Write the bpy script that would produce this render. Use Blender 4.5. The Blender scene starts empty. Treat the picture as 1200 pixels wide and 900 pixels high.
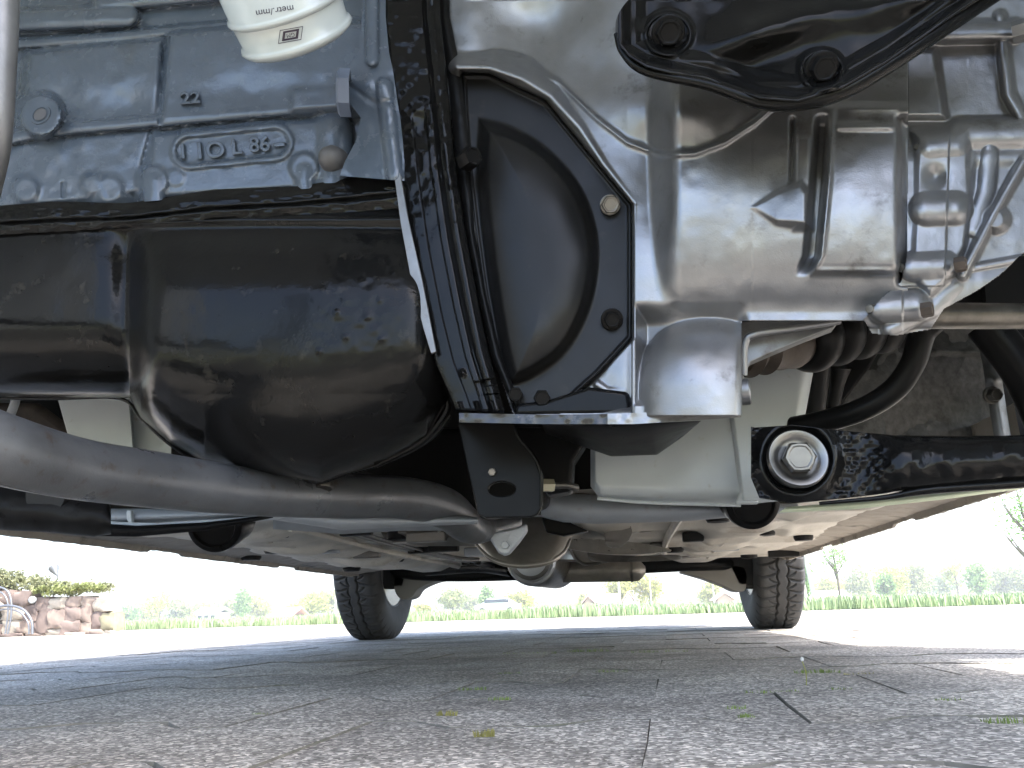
import bpy, bmesh, math, random
import numpy as np
from mathutils import Vector, Matrix
random.seed(7); rng = np.random.default_rng(7)
sc = bpy.context.scene
# ---------------------------------------------------------------- camera
YAW, PITCH, ROLL, CAMZ = math.radians(7.4), math.radians(16.05), math.radians(-1.8), .072
Rm = Matrix.Rotation(YAW, 3, 'Z') @ Matrix.Rotation(math.pi/2 + PITCH, 3, 'X') @ Matrix.Rotation(ROLL, 3, 'Z')
R = np.array(Rm); C0 = np.array([0, 0, CAMZ])
cam = bpy.data.objects.new('camera', bpy.data.cameras.new('camera')); sc.collection.objects.link(cam)
cam.matrix_world = Matrix.Translation((0, 0, CAMZ)) @ Rm.to_4x4()
cam.data.sensor_width = 36; cam.data.lens = 28.0; cam.data.clip_start = .01; cam.data.clip_end = 3000
cam.data.dof.use_dof = False
sc.camera = cam
# ---------------------------------------------------------------- sky, sun, exposure
HOODZ = .74
SUN_EL, SUN_AZ = 58.0, 125.0        # azimuth clockwise from +Y (the rear of the car)
w = bpy.data.worlds.new("World"); sc.world = w; w.use_nodes = True
nt = w.node_tree; bg = nt.nodes['Background']
sky = nt.nodes.new('ShaderNodeTexSky'); sky.sky_type = 'NISHITA'; sky.sun_disc = False
sky.sun_elevation = math.radians(SUN_EL); sky.sun_rotation = math.radians(SUN_AZ)
sky.air_density = 1.0; sky.dust_density = 3.0; sky.ozone_density = 1.0
nt.links.new(sky.outputs[0], bg.inputs[0]); bg.inputs[1].default_value = .15
sd = bpy.data.lights.new('sun', 'SUN'); sd.energy = 2.6; sd.angle = math.radians(1.5); sd.color = (1, .96, .9)
sun = bpy.data.objects.new('sun', sd); sc.collection.objects.link(sun)
az, el = math.radians(SUN_AZ), math.radians(SUN_EL)
sdir = Vector((math.sin(az)*math.cos(el), math.cos(az)*math.cos(el), math.sin(el)))
sun.rotation_euler = sdir.to_track_quat('Z', 'Y').to_euler()
sc.view_settings.view_transform = 'Standard'; sc.view_settings.look = 'None'
sc.view_settings.exposure = 2.6; sc.view_settings.gamma = 1.0
sc.cycles.max_bounces = 8; sc.cycles.use_denoising = True

# ---------------------------------------------------------------- projection helpers (pixel of a 1200x900 frame -> point on the plane y = Y)
def P(px, py, Y):
    px, py, Y = np.broadcast_arrays(np.asarray(px, float), np.asarray(py, float), np.asarray(Y, float))
    d = np.stack([px-600, 450-py, np.full(px.shape, -933.33)], -1) @ R.T
    return C0 + d*(Y/d[..., 1])[..., None]
def PV(px, py, Y): return Vector(P(px, py, Y).tolist())
def G(px, py, z=0.0):
    d = R @ np.array([px-600, 450-py, -933.33]); return C0 + d*((z-C0[2])/d[2])
def mpp(px, py, Y):                       # metres per pixel at that point
    return np.linalg.norm(P(px, py, Y)-C0)/math.hypot(933.33, px-600, py-450)

# ---------------------------------------------------------------- materials
MATS = {}
def mat(name, col, rough=.5, metal=0, var=.0, vscale=20, bump=0, bscale=60, coat=0, spec=.5, dirt=None, dirt_amt=.5, dscale=8, bump2=0, b2scale=300, rvar=0, trans=0, dcol=None, aniso=None):
    m = bpy.data.materials.new(name); m.use_nodes = True; n = m.node_tree; L = n.links
    b = n.nodes['Principled BSDF']
    b.inputs['Roughness'].default_value = rough; b.inputs['Metallic'].default_value = metal
    b.inputs['Coat Weight'].default_value = coat; b.inputs['Coat Roughness'].default_value = .08
    b.inputs['Specular IOR Level'].default_value = spec
    tc = n.nodes.new('ShaderNodeTexCoord')
    geo = n.nodes.new('ShaderNodeNewGeometry')
    vec = geo.outputs['Position']
    def noise(s, det=4, r=.6):
        t = n.nodes.new('ShaderNodeTexNoise'); t.inputs['Scale'].default_value = s; t.inputs['Detail'].default_value = det; t.inputs['Roughness'].default_value = r
        L.new(vec, t.inputs['Vector']); return t
    colsock = None
    c = (*col, 1)
    if var:
        t = noise(vscale); r = n.nodes.new('ShaderNodeValToRGB')
        r.color_ramp.elements[0].position = .3; r.color_ramp.elements[1].position = .7
        r.color_ramp.elements[0].color = (*[x*(1-var) for x in col], 1); r.color_ramp.elements[1].color = (*[min(1, x*(1+var)) for x in col], 1)
        L.new(t.outputs['Fac'], r.inputs[0]); colsock = r.outputs[0]
    if dirt:
        t = noise(dscale, 6, .7); r = n.nodes.new('ShaderNodeValToRGB')
        r.color_ramp.elements[0].position = .62-.3*dirt_amt; r.color_ramp.elements[1].position = .78-.3*dirt_amt
        L.new(t.outputs['Fac'], r.inputs[0])
        mx = n.nodes.new('ShaderNodeMix'); mx.data_type = 'RGBA'
        L.new(r.outputs[0], mx.inputs['Factor'])
        if colsock: L.new(colsock, mx.inputs[6])
        else: mx.inputs[6].default_value = c
        mx.inputs[7].default_value = (*dirt, 1); colsock = mx.outputs[2]
    if colsock: L.new(colsock, b.inputs['Base Color'])
    else: b.inputs['Base Color'].default_value = c
    if rvar:
        t = noise(vscale*1.7, 5); mr = n.nodes.new('ShaderNodeMapRange')
        mr.inputs['From Min'].default_value = .3; mr.inputs['From Max'].default_value = .7
        mr.inputs['To Min'].default_value = max(.03, rough-rvar); mr.inputs['To Max'].default_value = min(1, rough+rvar)
        L.new(t.outputs['Fac'], mr.inputs[0]); L.new(mr.outputs[0], b.inputs['Roughness'])
    prev = None
    for amt, s in ((bump, bscale), (bump2, b2scale)):
        if amt:
            t = noise(s, 3); bp = n.nodes.new('ShaderNodeBump'); bp.inputs['Strength'].default_value = min(1, amt); bp.inputs['Distance'].default_value = .12/s*max(1, amt)
            L.new(t.outputs['Fac'], bp.inputs['Height'])
            if prev: L.new(prev, bp.inputs['Normal'])
            prev = bp.outputs[0]
    if prev:
        L.new(prev, b.inputs['Normal'])
        if coat: L.new(prev, b.inputs['Coat Normal'])
    MATS[name] = m; return m
M_blue = mat('blue_engine_paint', (.058, .075, .100), .24, var=.08, vscale=30, bump=.35, bscale=90, bump2=.25, b2scale=420, coat=.25, dirt=(.05, .06, .07), dirt_amt=.1, dscale=14, rvar=.08)
M_bluebolt = mat('pale_blue_paint', (.12, .15, .21), .3, bump=.15, bscale=120)
M_black = mat('glossy_black_paint', (.005, .005, .005), .17, bump=.12, bscale=55, bump2=.12, b2scale=330, spec=.12, rvar=.05, dirt=(.03, .026, .02), dirt_amt=.0, dscale=30)
M_pan = mat('black_pan_paint', (.0045, .0045, .0045), .17, bump=.14, bscale=60, bump2=.35, b2scale=260, spec=.16, rvar=.05, dirt=(.03, .027, .022), dirt_amt=.05, dscale=45)
M_bsat = mat('satin_black_paint', (.006, .006, .006), .32, bump=.08, bscale=90, rvar=.06, spec=.09)
M_bwax = mat('waxed_black_paint', (.004, .004, .004), .12, bump=.35, bscale=160, bump2=.5, b2scale=460, spec=.17)
M_alu = mat('cast_aluminium', (.22, .222, .226), .37, metal=.8, var=.13, vscale=22, bump=.3, bscale=330, bump2=.8, b2scale=800, rvar=.09, dirt=(.12, .115, .11), dirt_amt=.15, dscale=38)
M_alud = mat('dull_cast_aluminium', (.17, .175, .18), .5, metal=.7, var=.2, vscale=30, bump2=.4, b2scale=500, rvar=.08, dirt=(.1, .09, .08), dirt_amt=.2, dscale=30)
M_steel = mat('bright_steel', (.17, .165, .155), .36, metal=1, var=.12, vscale=60, bump2=.06, b2scale=900, rvar=.06)
M_dsteel = mat('dark_steel', (.085, .08, .072), .4, metal=.9, var=.3, vscale=50, bump2=.3, b2scale=400, rvar=.1)
M_rust = mat('brown_oxidised_steel', (.055, .043, .034), .6, metal=.5, var=.4, vscale=60, bump=.3, bscale=200)
M_exh = mat('heat_proof_grey_paint', (.090, .095, .103), .38, metal=.4, var=.22, vscale=18, bump2=.9, b2scale=700, rvar=.12, dirt=(.06, .045, .035), dirt_amt=.2, dscale=55)
M_white = mat('white_body_paint', (.45, .485, .49), .35, var=.05, vscale=14, dirt=(.32, .29, .24), dirt_amt=.02, dscale=60, bump=.08, bscale=60)
M_grayw = mat('greyish_white_paint', (.30, .325, .35), .4, var=.08, vscale=14, dirt=(.2, .18, .15), dirt_amt=.1, dscale=40, bump=.1, bscale=60)
M_floor = mat('dusty_underseal', (.60, .57, .51), .6, var=.14, vscale=9, bump=.3, bscale=30, bump2=.5, b2scale=240, dirt=(.38, .34, .28), dirt_amt=.25, dscale=12)
M_sill = mat('dirty_sill', (.30, .27, .23), .7, var=.25, vscale=14, bump=.4, bscale=40, dirt=(.08, .07, .06), dirt_amt=.3, dscale=14)
M_rub = mat('black_rubber', (.008, .008, .008), .5, spec=.2, bump=.1, bscale=100, rvar=.08)
M_boot = mat('rubber_boot', (.007, .007, .007), .42, spec=.1, bump=.1, bscale=80, rvar=.08)
M_tyre = mat('tyre_rubber', (.042, .042, .042), .8, var=.2, vscale=30, bump2=.3, b2scale=300, dirt=(.07, .068, .064), dirt_amt=.2, dscale=20)
M_liner = mat('felt_liner', (.055, .055, .053), .95, var=.4, vscale=120, bump=1.0, bscale=70, bump2=1.0, b2scale=300)
M_filter = mat('white_enamel', (.38, .42, .425), .22, coat=.3)
M_ink = mat('black_print', (.02, .012, .03), .5)
M_cover = mat('satin_cover_paint', (.007, .007, .007), .34, bump=.06, bscale=90, rvar=.06, spec=.2, dirt=(.02, .018, .015), dirt_amt=.08, dscale=50)
M_plug = mat('dull_iron', (.09, .09, .095), .55, metal=.3, bump2=.6, b2scale=900)
M_dark = mat('bay_shade_black', (.006, .006, .006), .8)  # near-black; on the backing sheet it stands in for bay shade
M_foil = mat('crumpled_foil', (.55, .53, .49), .35, metal=.6, var=.15, vscale=30, bump=.15, bscale=25, rvar=.1)
M_shield = mat('warm_metal_shield', (.24, .225, .205), .4, metal=.6, var=.2, vscale=20, bump=.2, bscale=30)
M_brass = mat('zinc_yellow', (.6, .55, .38), .35, metal=.8)
M_rim = mat('rim_silver', (.3, .3, .3), .4, metal=.6)
M_flange = mat('silver_paint_casting', (.45, .48, .52), .4, metal=.4, bump=.8, bscale=150)
M_green = mat('pale_green_edge', (.60, .68, .50), .5, var=.1, vscale=20)

# ---------------------------------------------------------------- object helpers
WL = {}
def link(o, parent=None, label=None, cat=None, group=None, kind=None):
    sc.collection.objects.link(o)
    if parent is not None: o.parent = parent
    if label: o['label'] = label
    if cat: o['category'] = cat
    if group: o['group'] = group
    if kind: o['kind'] = kind
    return o
def thing(name, loc, label, cat, group=None):
    o = bpy.data.objects.new(name, None); o.location = loc; o.empty_display_size = .1
    WL[o.name] = np.array(loc, float)
    return link(o, None, label, cat, group)
def mk(name, V, F, m, parent=None, smooth=True, angle=40, loc=None, bevel=0, subsurf=0, **kw):
    V = np.asarray(V, float).reshape(-1, 3)
    me = bpy.data.meshes.new(name)
    c = np.asarray(loc, float) if loc is not None else V.mean(0)
    me.from_pydata((V-c).tolist(), [], [list(f) for f in F])
    me.validate(); me.update()
    if m is not None: me.materials.append(m)
    if smooth:
        me.shade_smooth()
        if angle: me.set_sharp_from_angle(angle=math.radians(angle))
    o = bpy.data.objects.new(name, me)
    base = WL[parent.name] if parent is not None else np.zeros(3)
    o.location = (c-base).tolist(); link(o, parent, **kw); WL[o.name] = c
    if bevel:
        b = o.modifiers.new('b', 'BEVEL'); b.width = bevel; b.segments = 3; b.limit_method = 'ANGLE'; b.angle_limit = math.radians(35)
        b.harden_normals = False
    if subsurf:
        s = o.modifiers.new('s', 'SUBSURF'); s.levels = s.render_levels = subsurf
    return o
def fixnormals(V, F):
    bm = bmesh.new(); vs = [bm.verts.new(v) for v in V]
    for f in F:
        try: bm.faces.new([vs[i] for i in f])
        except ValueError: pass
    bmesh.ops.recalc_face_normals(bm, faces=bm.faces)
    V2 = np.array([v.co[:] for v in bm.verts]); bm.verts.index_update()
    F2 = [[v.index for v in f.verts] for f in bm.faces]; bm.free()
    return V2, F2
class MB:
    def __init__(s): s.V = []; s.F = []
    def add(s, V, F):
        n = len(s.V); s.V += [list(v) for v in V]; s.F += [[i+n for i in f] for f in F]; return s
    def box(s, a, b, rot=None):
        x0, y0, z0 = a; x1, y1, z1 = b
        V = [(x0,y0,z0),(x1,y0,z0),(x1,y1,z0),(x0,y1,z0),(x0,y0,z1),(x1,y0,z1),(x1,y1,z1),(x0,y1,z1)]
        return s.add(V, [(0,3,2,1),(4,5,6,7),(0,1,5,4),(1,2,6,5),(2,3,7,6),(3,0,4,7)])
    def build(s, name, m, parent=None, **kw): return mk(name, s.V, s.F, m, parent, **kw)

def grid_faces(nx, ny, flip=False):
    F = []
    for j in range(ny-1):
        for i in range(nx-1):
            a = j*nx+i; f = (a, a+1, a+1+nx, a+nx); F.append(f[::-1] if flip else f)
    return F
def resamp(pts, n):
    pts = np.asarray(pts, float); u = np.linspace(0, len(pts)-1, n); k = np.arange(len(pts))
    return np.stack([np.interp(u, k, pts[:, 0]), np.interp(u, k, pts[:, 1])], -1)
def relief(name, A, B, nx, ny, H, Y0, thick, m, parent=None, smoothed=False, angle=55, keep=None, **kw):
    """surface stretched between two outline curves A (upper) and B (lower); H(px,py,u,v) = metres it stands out in front of plane Y0"""
    a = resamp(A, nx) if not smoothed else resamp(csp2(A), nx); b = resamp(B, nx) if not smoothed else resamp(csp2(B), nx)
    v = np.linspace(0, 1, ny)[:, None, None]
    g = a[None]*(1-v) + b[None]*v
    u = np.broadcast_to(np.linspace(0, 1, nx)[None], (ny, nx)); vv = np.broadcast_to(v[..., 0], (ny, nx))
    h = H(g[..., 0], g[..., 1], u, vv)
    V = P(g[..., 0], g[..., 1], Y0-h)
    F = grid_faces(nx, ny)
    if keep is not None:
        gx = g[..., 0].reshape(-1); gy = g[..., 1].reshape(-1)
        Fa = np.array(F); F = [tuple(f) for f in Fa[keep(gx[Fa].mean(1), gy[Fa].mean(1))].tolist()]
        cnt = {}
        for f in F:
            for i in range(4):
                e = (f[i], f[(i+1) % 4]); cnt[e] = 1
        bd = [e for e in cnt if (e[1], e[0]) not in cnt]; ids = sorted({i for e in bd for i in e}); mp = {i: k for k, i in enumerate(ids)}
        Vf = V.reshape(-1, 3); n = len(Vf); back = Vf[ids].copy(); by = np.maximum(Y0+thick, back[:, 1]+.002)
        back = C0+(back-C0)*((by-C0[1])/(back[:, 1]-C0[1]))[:, None]; cb = back.mean(0); back = cb+(back-cb)*.985; back[:, 1] = by
        F = F+[(a, n+mp[a], n+mp[b], b) for a, b in bd]; Vall = np.vstack([Vf, back])
        used = sorted({i for f in F for i in f}); um = {i: k for k, i in enumerate(used)}; F = [tuple(um[i] for i in f) for f in F]; Vall = Vall[used]
        v0, v1, v2 = Vall[F[0][0]], Vall[F[0][1]], Vall[F[0][2]]
        if np.dot(np.cross(v1-v0, v2-v1), C0-v0) < 0: F = [f[::-1] for f in F]
        return mk(name, Vall, F, m, parent, angle=angle, **kw)
    ring = [j for j in range(nx)] + [(j+1)*nx-1 for j in range(1, ny)] + [(ny-1)*nx+i for i in range(nx-2, -1, -1)] + [j*nx for j in range(ny-2, 0, -1)]
    Vf = V.reshape(-1, 3); n = len(Vf)
    yb = Y0+thick
    back = Vf[ring].copy(); by = np.maximum(yb, back[:, 1]+.002)
    back = C0+(back-C0)*((by-C0[1])/(back[:, 1]-C0[1]))[:, None]      # walls drawn in like the draft of a casting
    cb = back.mean(0); back = cb+(back-cb)*.985; back[:, 1] = by
    Vall = np.vstack([Vf, back]); k = len(ring)
    for i in range(k):
        j = (i+1) % k; F.append((ring[j], ring[i], n+i, n+j))
    F.append([n+i for i in range(k)])
    # orient: front faces towards the camera
    V2, F2 = Vall, F
    v0, v1, v2 = Vall[F[0][0]], Vall[F[0][1]], Vall[F[0][2]]
    if np.dot(np.cross(v1-v0, v2-v1), C0-v0) < 0: F2 = [f[::-1] for f in F]
    return mk(name, V2, F2, m, parent, angle=angle, **kw)
def csp(pts, n=8):
    pts = np.asarray(pts, float)
    if len(pts) < 3: return np.array([pts[0]*(1-t)+pts[1]*t for t in np.linspace(0, 1, n+1)])
    p = np.vstack([2*pts[0]-pts[1], pts, 2*pts[-1]-pts[-2]]); out = []
    for i in range(1, len(p)-2):
        for t in np.arange(n)/n:
            out.append(.5*((2*p[i])+(-p[i-1]+p[i+1])*t+(2*p[i-1]-5*p[i]+4*p[i+1]-p[i+2])*t*t+(-p[i-1]+3*p[i]-3*p[i+1]+p[i+2])*t**3))
    out.append(p[-2]); return np.array(out)
def csp2(p): return csp(p, 8)
def tube_w(name, pts, rad, m, parent=None, seg=20, n=8, cap=True, smooth_path=True, mb=None, **kw):
    pts = np.asarray(pts, float); rad = np.broadcast_to(np.asarray(rad, float), (len(pts),))
    q = csp(np.hstack([pts, rad[:, None]]), n) if smooth_path and len(pts) > 2 else np.hstack([pts, rad[:, None]])
    c, r = q[:, :3], q[:, 3]; T = np.gradient(c, axis=0); T /= np.linalg.norm(T, axis=1)[:, None]+1e-12
    up = np.array([0, 0, 1.]) if abs(T[0][2]) < .9 else np.array([0, 1., 0])
    V = []; N = np.cross(T[0], up); N /= np.linalg.norm(N)
    for i in range(len(c)):
        N = N - T[i]*np.dot(N, T[i]); N /= np.linalg.norm(N); Bn = np.cross(T[i], N)
        for k in range(seg):
            a = 2*math.pi*k/seg; V.append(c[i]+r[i]*(math.cos(a)*N+math.sin(a)*Bn))
    F = []
    for i in range(len(c)-1):
        for k in range(seg):
            k2 = (k+1) % seg; F.append((i*seg+k, i*seg+k2, (i+1)*seg+k2, (i+1)*seg+k))
    if cap: F.append(list(range(seg))[::-1]); F.append([(len(c)-1)*seg+k for k in range(seg)])
    if mb is not None: mb.add(V, F); return mb
    return mk(name, V, F, m, parent, **kw)
def tube(name, pts, m, parent=None, **kw):      # pts: (px,py,Y,radius in pixels)
    w = [P(a, b, c) for a, b, c, d in pts]; r = [d*mpp(a, b, c) for a, b, c, d in pts]
    return tube_w(name, w, r, m, parent, **kw)
def lathe_w(name, prof, origin, axis, m, parent=None, seg=40, mb=None, angle=35, **kw):   # prof: (distance along axis, radius)
    ax = np.asarray(axis, float); ax /= np.linalg.norm(ax); o = np.asarray(origin, float)
    t = np.array([0, 0, 1.]) if abs(ax[2]) < .9 else np.array([1., 0, 0])
    n1 = np.cross(ax, t); n1 /= np.linalg.norm(n1); n2 = np.cross(ax, n1)
    V = []; F = []
    for d, r in prof:
        r = max(r, 1e-5)
        for k in range(seg):
            a = 2*math.pi*k/seg; V.append(o+ax*d+r*(math.cos(a)*n1+math.sin(a)*n2))
    for i in range(len(prof)-1):
        for k in range(seg):
            k2 = (k+1) % seg; F.append((i*seg+k, i*seg+k2, (i+1)*seg+k2, (i+1)*seg+k))
    F.append(list(range(seg))[::-1]); F.append([(len(prof)-1)*seg+k for k in range(seg)])
    if mb is not None: mb.add(V, F); return mb
    return mk(name, V, F, m, parent, angle=angle, **kw)
def plate(name, pts, Y, thick, m, parent=None, bevel=.001, smoothed=False, angle=40, holes=None, **kw):
    pts = np.asarray(csp(list(pts)+[pts[0]], 5)[:-1] if smoothed else pts, float)
    Yv = np.array([Y(a, b) if callable(Y) else Y for a, b in pts], float)
    W = P(pts[:, 0], pts[:, 1], Yv); n = len(W)
    Bk = W.copy(); Bk[:, 1] += thick
    V = np.vstack([W, Bk]); F = [list(range(n)), list(range(n, 2*n))[::-1]]
    for i in range(n):
        j = (i+1) % n; F.append((i, n+i, n+j, j))
    V, F = fixnormals(V, F)
    return mk(name, V, F, m, parent, bevel=bevel, angle=angle, **kw)
def hexbolt(name, p, axis, r, m, parent=None, h=None, washer=0, wm=None, flange=0, **kw):
    """hexagon head at p, axis = the way it faces, r = corner radius"""
    ax = np.asarray(axis, float); ax /= np.linalg.norm(ax); h = h or r*.8
    t = np.array([0, 0, 1.]) if abs(ax[2]) < .9 else np.array([1., 0, 0])
    n1 = np.cross(ax, t); n1 /= np.linalg.norm(n1); n2 = np.cross(ax, n1); p = np.asarray(p, float)
    V = []; F = []
    lv = [(0, 1, 6), (h*.82, 1, 6), (h, .86, 6), (h*1.0, .74, 6), (h*.93, .66, 6)]
    for d, k, s in lv:
        for i in range(12):
            a = math.pi*2*i/12; rr = r*k*(1 if i % 2 == 0 else (.866 if d < h*.9 else .94))
            V.append(p+ax*d+rr*(math.cos(a)*n1+math.sin(a)*n2))
    for j in range(len(lv)-1):
        for i in range(12):
            i2 = (i+1) % 12; F.append((j*12+i, j*12+i2, (j+1)*12+i2, (j+1)*12+i))
    F.append([(len(lv)-1)*12+i for i in range(12)])
    mb = MB().add(V, F)
    if flange: lathe_w('', [(-.0005, r*flange), (h*.12, r*flange), (h*.2, r*flange*.93), (h*.22, r*.5)], p, ax, None, mb=mb, seg=28)
    return mb.build(name, m, parent, angle=30, **kw)

# ---- numpy relief features (pixel space)
def sseg(x, y, x1, y1, x2, y2):
    dx, dy = x2-x1, y2-y1; t = np.clip(((x-x1)*dx+(y-y1)*dy)/(dx*dx+dy*dy+1e-9), 0, 1)
    return np.hypot(x-x1-t*dx, y-y1-t*dy)
def sline(x, y, pts):
    d = np.full(np.shape(x), 1e9)
    for (a, b), (c, e) in zip(pts[:-1], pts[1:]): d = np.minimum(d, sseg(x, y, a, b, c, e))
    return d
def spoly(x, y, pts):
    d = sline(x, y, list(pts)+[pts[0]]); ins = np.zeros(np.shape(x), bool)
    n = len(pts)
    for i in range(n):
        (x1, y1), (x2, y2) = pts[i], pts[(i+1) % n]
        c = ((y1 > y) != (y2 > y)) & (x < (x2-x1)*(y-y1)/((y2-y1) if y2 != y1 else 1e-9)+x1); ins ^= c
    return np.where(ins, -d, d)
def smax(a, b, k=.002):
    h = np.clip(.5+.5*(a-b)/k, 0, 1); return a*h+b*(1-h)+k*h*(1-h)
def smin(a, b, k=.002): return -smax(-a, -b, k)
def sst(a, b, x):
    t = np.clip((x-a)/(b-a), 0, 1); return t*t*(3-2*t)
S = .00066
def f_cap(h, x, y, pts, r, h0, k=.002, flat=1.0):        # half-round ridge
    d = sline(x, y, pts); c = h0+flat*S*np.sqrt(np.maximum(r*r-d*d, 0))-np.maximum(d-r, 0)*S*3
    return smax(h, c, k)
def f_plat(h, x, y, pts, h0, k=.002, rnd=6, slope=1.2):
    d = spoly(x, y, pts)-0; c = h0-np.maximum(d+rnd, 0)**1.5*S*slope*.35
    return smax(h, c, k)
def f_disc(h, x, y, cx, cy, r, h0, k=.0015, slope=2):
    d = np.hypot(x-cx, y-cy)-r; return smax(h, h0-np.maximum(d, 0)*S*slope, k)
def f_groove(h, x, y, pts, wpx, dep): 
    d = sline(x, y, pts); return h-dep*np.exp(-(d/wpx)**2)
def f_bump(h, x, y, cx, cy, rx, ry, a): return h+a*np.exp(-((x-cx)/rx)**2-((y-cy)/ry)**2)
def nz(x, y, sc_, seed):                                  # smooth value noise
    r = np.random.default_rng(seed); g = r.random((64, 64)); X = (x/sc_) % 63; Y = (y/sc_) % 63
    i = np.floor(X).astype(int); j = np.floor(Y).astype(int); fx = X-i; fy = Y-j; fx = fx*fx*(3-2*fx); fy = fy*fy*(3-2*fy)
    return (g[j, i]*(1-fx)+g[j, i+1]*fx)*(1-fy)+(g[j+1, i]*(1-fx)+g[j+1, i+1]*fx)*fy-.5
def text_mesh(name, s, px, py, Y, hpx, ang, depth, m, parent, sx=1.0, bev=0, **kw):
    cu = bpy.data.curves.new(name, 'FONT'); cu.body = s; cu.align_x = 'CENTER'; cu.align_y = 'CENTER'
    cu.size = 1; cu.extrude = .12; cu.bevel_depth = bev; cu.bevel_resolution = 1
    t = bpy.data.objects.new('t', cu); me = bpy.data.meshes.new_from_object(t); bpy.data.objects.remove(t)
    V = np.array([v.co[:] for v in me.vertices]); F = [list(p.vertices) for p in me.polygons]; bpy.data.meshes.remove(me)
    k = hpx*1.38; ca, sa = math.cos(math.radians(ang)), math.sin(math.radians(ang))
    x = V[:, 0]*k*sx; y = V[:, 1]*k
    X = px+x*ca-y*sa; Yp = py-(x*sa+y*ca)
    yy = Y(X, Yp) if callable(Y) else Y
    return mk(name, P(X, Yp, yy-(V[:, 2]/.12)*depth), F, m, parent, angle=30, **kw)
# ================================================================ THE CAR
car = thing('car', (-.2, 1.7, 0), 'white car seen from below, with blue-grey engine block, black oil pan and bare gearbox', 'car')
XN = np.array([-1., 0, 0]); YN = np.array([0, -1., 0])
# ---------------- engine block
YB = .60
def H_block(x, y, u, v):
    h = np.zeros(x.shape)-.004 + nz(x, y, 60, 1)*.002
    h = f_cap(h, x, y, [(20, 24), (150, 19)], 13, .002); h = f_cap(h, x, y, [(120, 2), (300, -14)], 12, .0)
    h = f_cap(h, x, y, [(10, 52), (120, 44), (290, 28)], 6, .0)
    h = f_plat(h, x, y, [(33, 62), (110, 52), (191, 46), (188, 100), (184, 142), (100, 152), (36, 158), (28, 110)], .009)
    h = f_bump(h, x, y, 75, 130, 40, 26, -.004); h = f_bump(h, x, y, 150, 128, 30, 24, -.005)
    h = f_plat(h, x, y, [(199, 40), (280, 32), (380, 26), (440, 30), (440, 128), (380, 130), (187, 144)], .013)
    h = f_bump(h, x, y, 300, 110, 60, 22, -.004)
    h = f_plat(h, x, y, [(342, 106), (400, 100), (400, 126), (340, 130)], .016, rnd=4)
    h = f_plat(h, x, y, [(5, 168), (90, 158), (188, 150), (180, 224), (100, 236), (0, 246), (-40, 240), (-40, 170)], .006)
    h = f_plat(h, x, y, [(178, 156), (380, 138), (382, 220), (186, 232), (170, 222)], .009)
    h = f_cap(h, x, y, [(-20, 176), (20, 160), (85, 150), (190, 141), (300, 131), (385, 124), (440, 122)], 7, .008)
    # cast date capsule: a raised ring with a recessed floor
    d = sseg(x, y, 222, 177, 322, 167); h = np.where(d < 24, smin(h, .0085+0*h, .001), h)
    h = smax(h, .0122-np.maximum(np.abs(d-19)-1.6, 0)*S*1.6, .0008)
    h = f_disc(h, x, y, 180, 212, 15, .013, slope=1.5); h = f_cap(h, x, y, [(180, 212), (180, 240)], 14, .006)
    h = f_disc(h, x, y, 357, 196, 15, .013, slope=1.5); h = f_cap(h, x, y, [(357, 200), (357, 222)], 13, .006)
    h = f_cap(h, x, y, [(388, 150), (388, 215)], 26, -.004)
    h = f_disc(h, x, y, 48, 135, 22.5, .022, slope=3.0)
    h = f_cap(h, x, y, [(70, 140), (110, 150)], 6, .006)
    for cx, cy, r in ((30, 222, 12), (128, 222, 13), (108, 216, 9), (206, 208, 9), (425, 66, 9), (372, 60, 12), (366, 28, 10)):
        h = f_disc(h, x, y, cx, cy, r, .0105, slope=1.0)
    h = f_groove(h, x, y, [(74, 214), (74, 232)], 1.2, .003)
    h = f_groove(h, x, y, [(193, 44), (187, 144)], 2.5, .003); h = f_groove(h, x, y, [(178, 150), (166, 196), (164, 224)], 2.5, .003)
    h += nz(x, y, 7, 2)*.0007*sst(200, 235, y) + nz(x, y, 14, 3)*.0008
    return h
relief('engine_block', [(-220, -60), (-60, -60), (120, -60), (300, -60), (470, -60)], [(-220, 262), (-60, 252), (120, 240), (300, 226), (470, 212)], 300, 190, H_block, YB, .12, M_blue, car,
       label='blue-grey painted cast engine block')
eb = bpy.data.objects['engine_block']
bl = lambda px, py: YB - float(H_block(np.array([[px]], float), np.array([[py]], float), 0, 0)[0, 0])
# threaded boss
p = P(48, 135, bl(48, 135)); r = mpp(48, 135, .58)
lathe_w('threaded_hole', [(.0002, 13*r), (.0012, 12.4*r), (.0012, 9.5*r), (.0002, 9.0*r), (-.001, 8.2*r), (-.002, 9.0*r), (-.003, 8*r), (-.004, 8.8*r), (-.005, 7.8*r), (-.006, 8.6*r), (-.012, 7.8*r)], p, YN, M_blue, eb, seg=32)
lathe_w('threaded_hole', [(.0014, 8.0*r), (.0015, 7.0*r), (.001, 6.6*r), (.0002, 5.6*r)], p, YN, M_plug, eb, seg=24)
for s, x, y, hp, k in (('22', 223, 115, 14, 1.2), ('1', 214, 178, 17, 1), ('1O', 245, 176.5, 19, 1.05), ('L', 277, 173, 17, 1.1), ('86', 304, 169.5, 18, 1.0), ('-', 327, 167, 20, 1.5)):
    text_mesh('cast_lettering', s, x, y, lambda a, b: YB-(.0135 if s == '22' else .0088), hp, 4.5, .0022, M_blue, eb, sx=k, bev=.035)
def at_c(px, py, Y): return P(px, py, Y)
lathe_w('core_plug', [(-.01, .0118), (0, .0118), (.002, .0112), (.0075, .0085), (.0105, .004), (.0112, 0)], P(388, 186, .585), (-.2, -1, -.25), M_plug, eb, seg=32)
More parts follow.
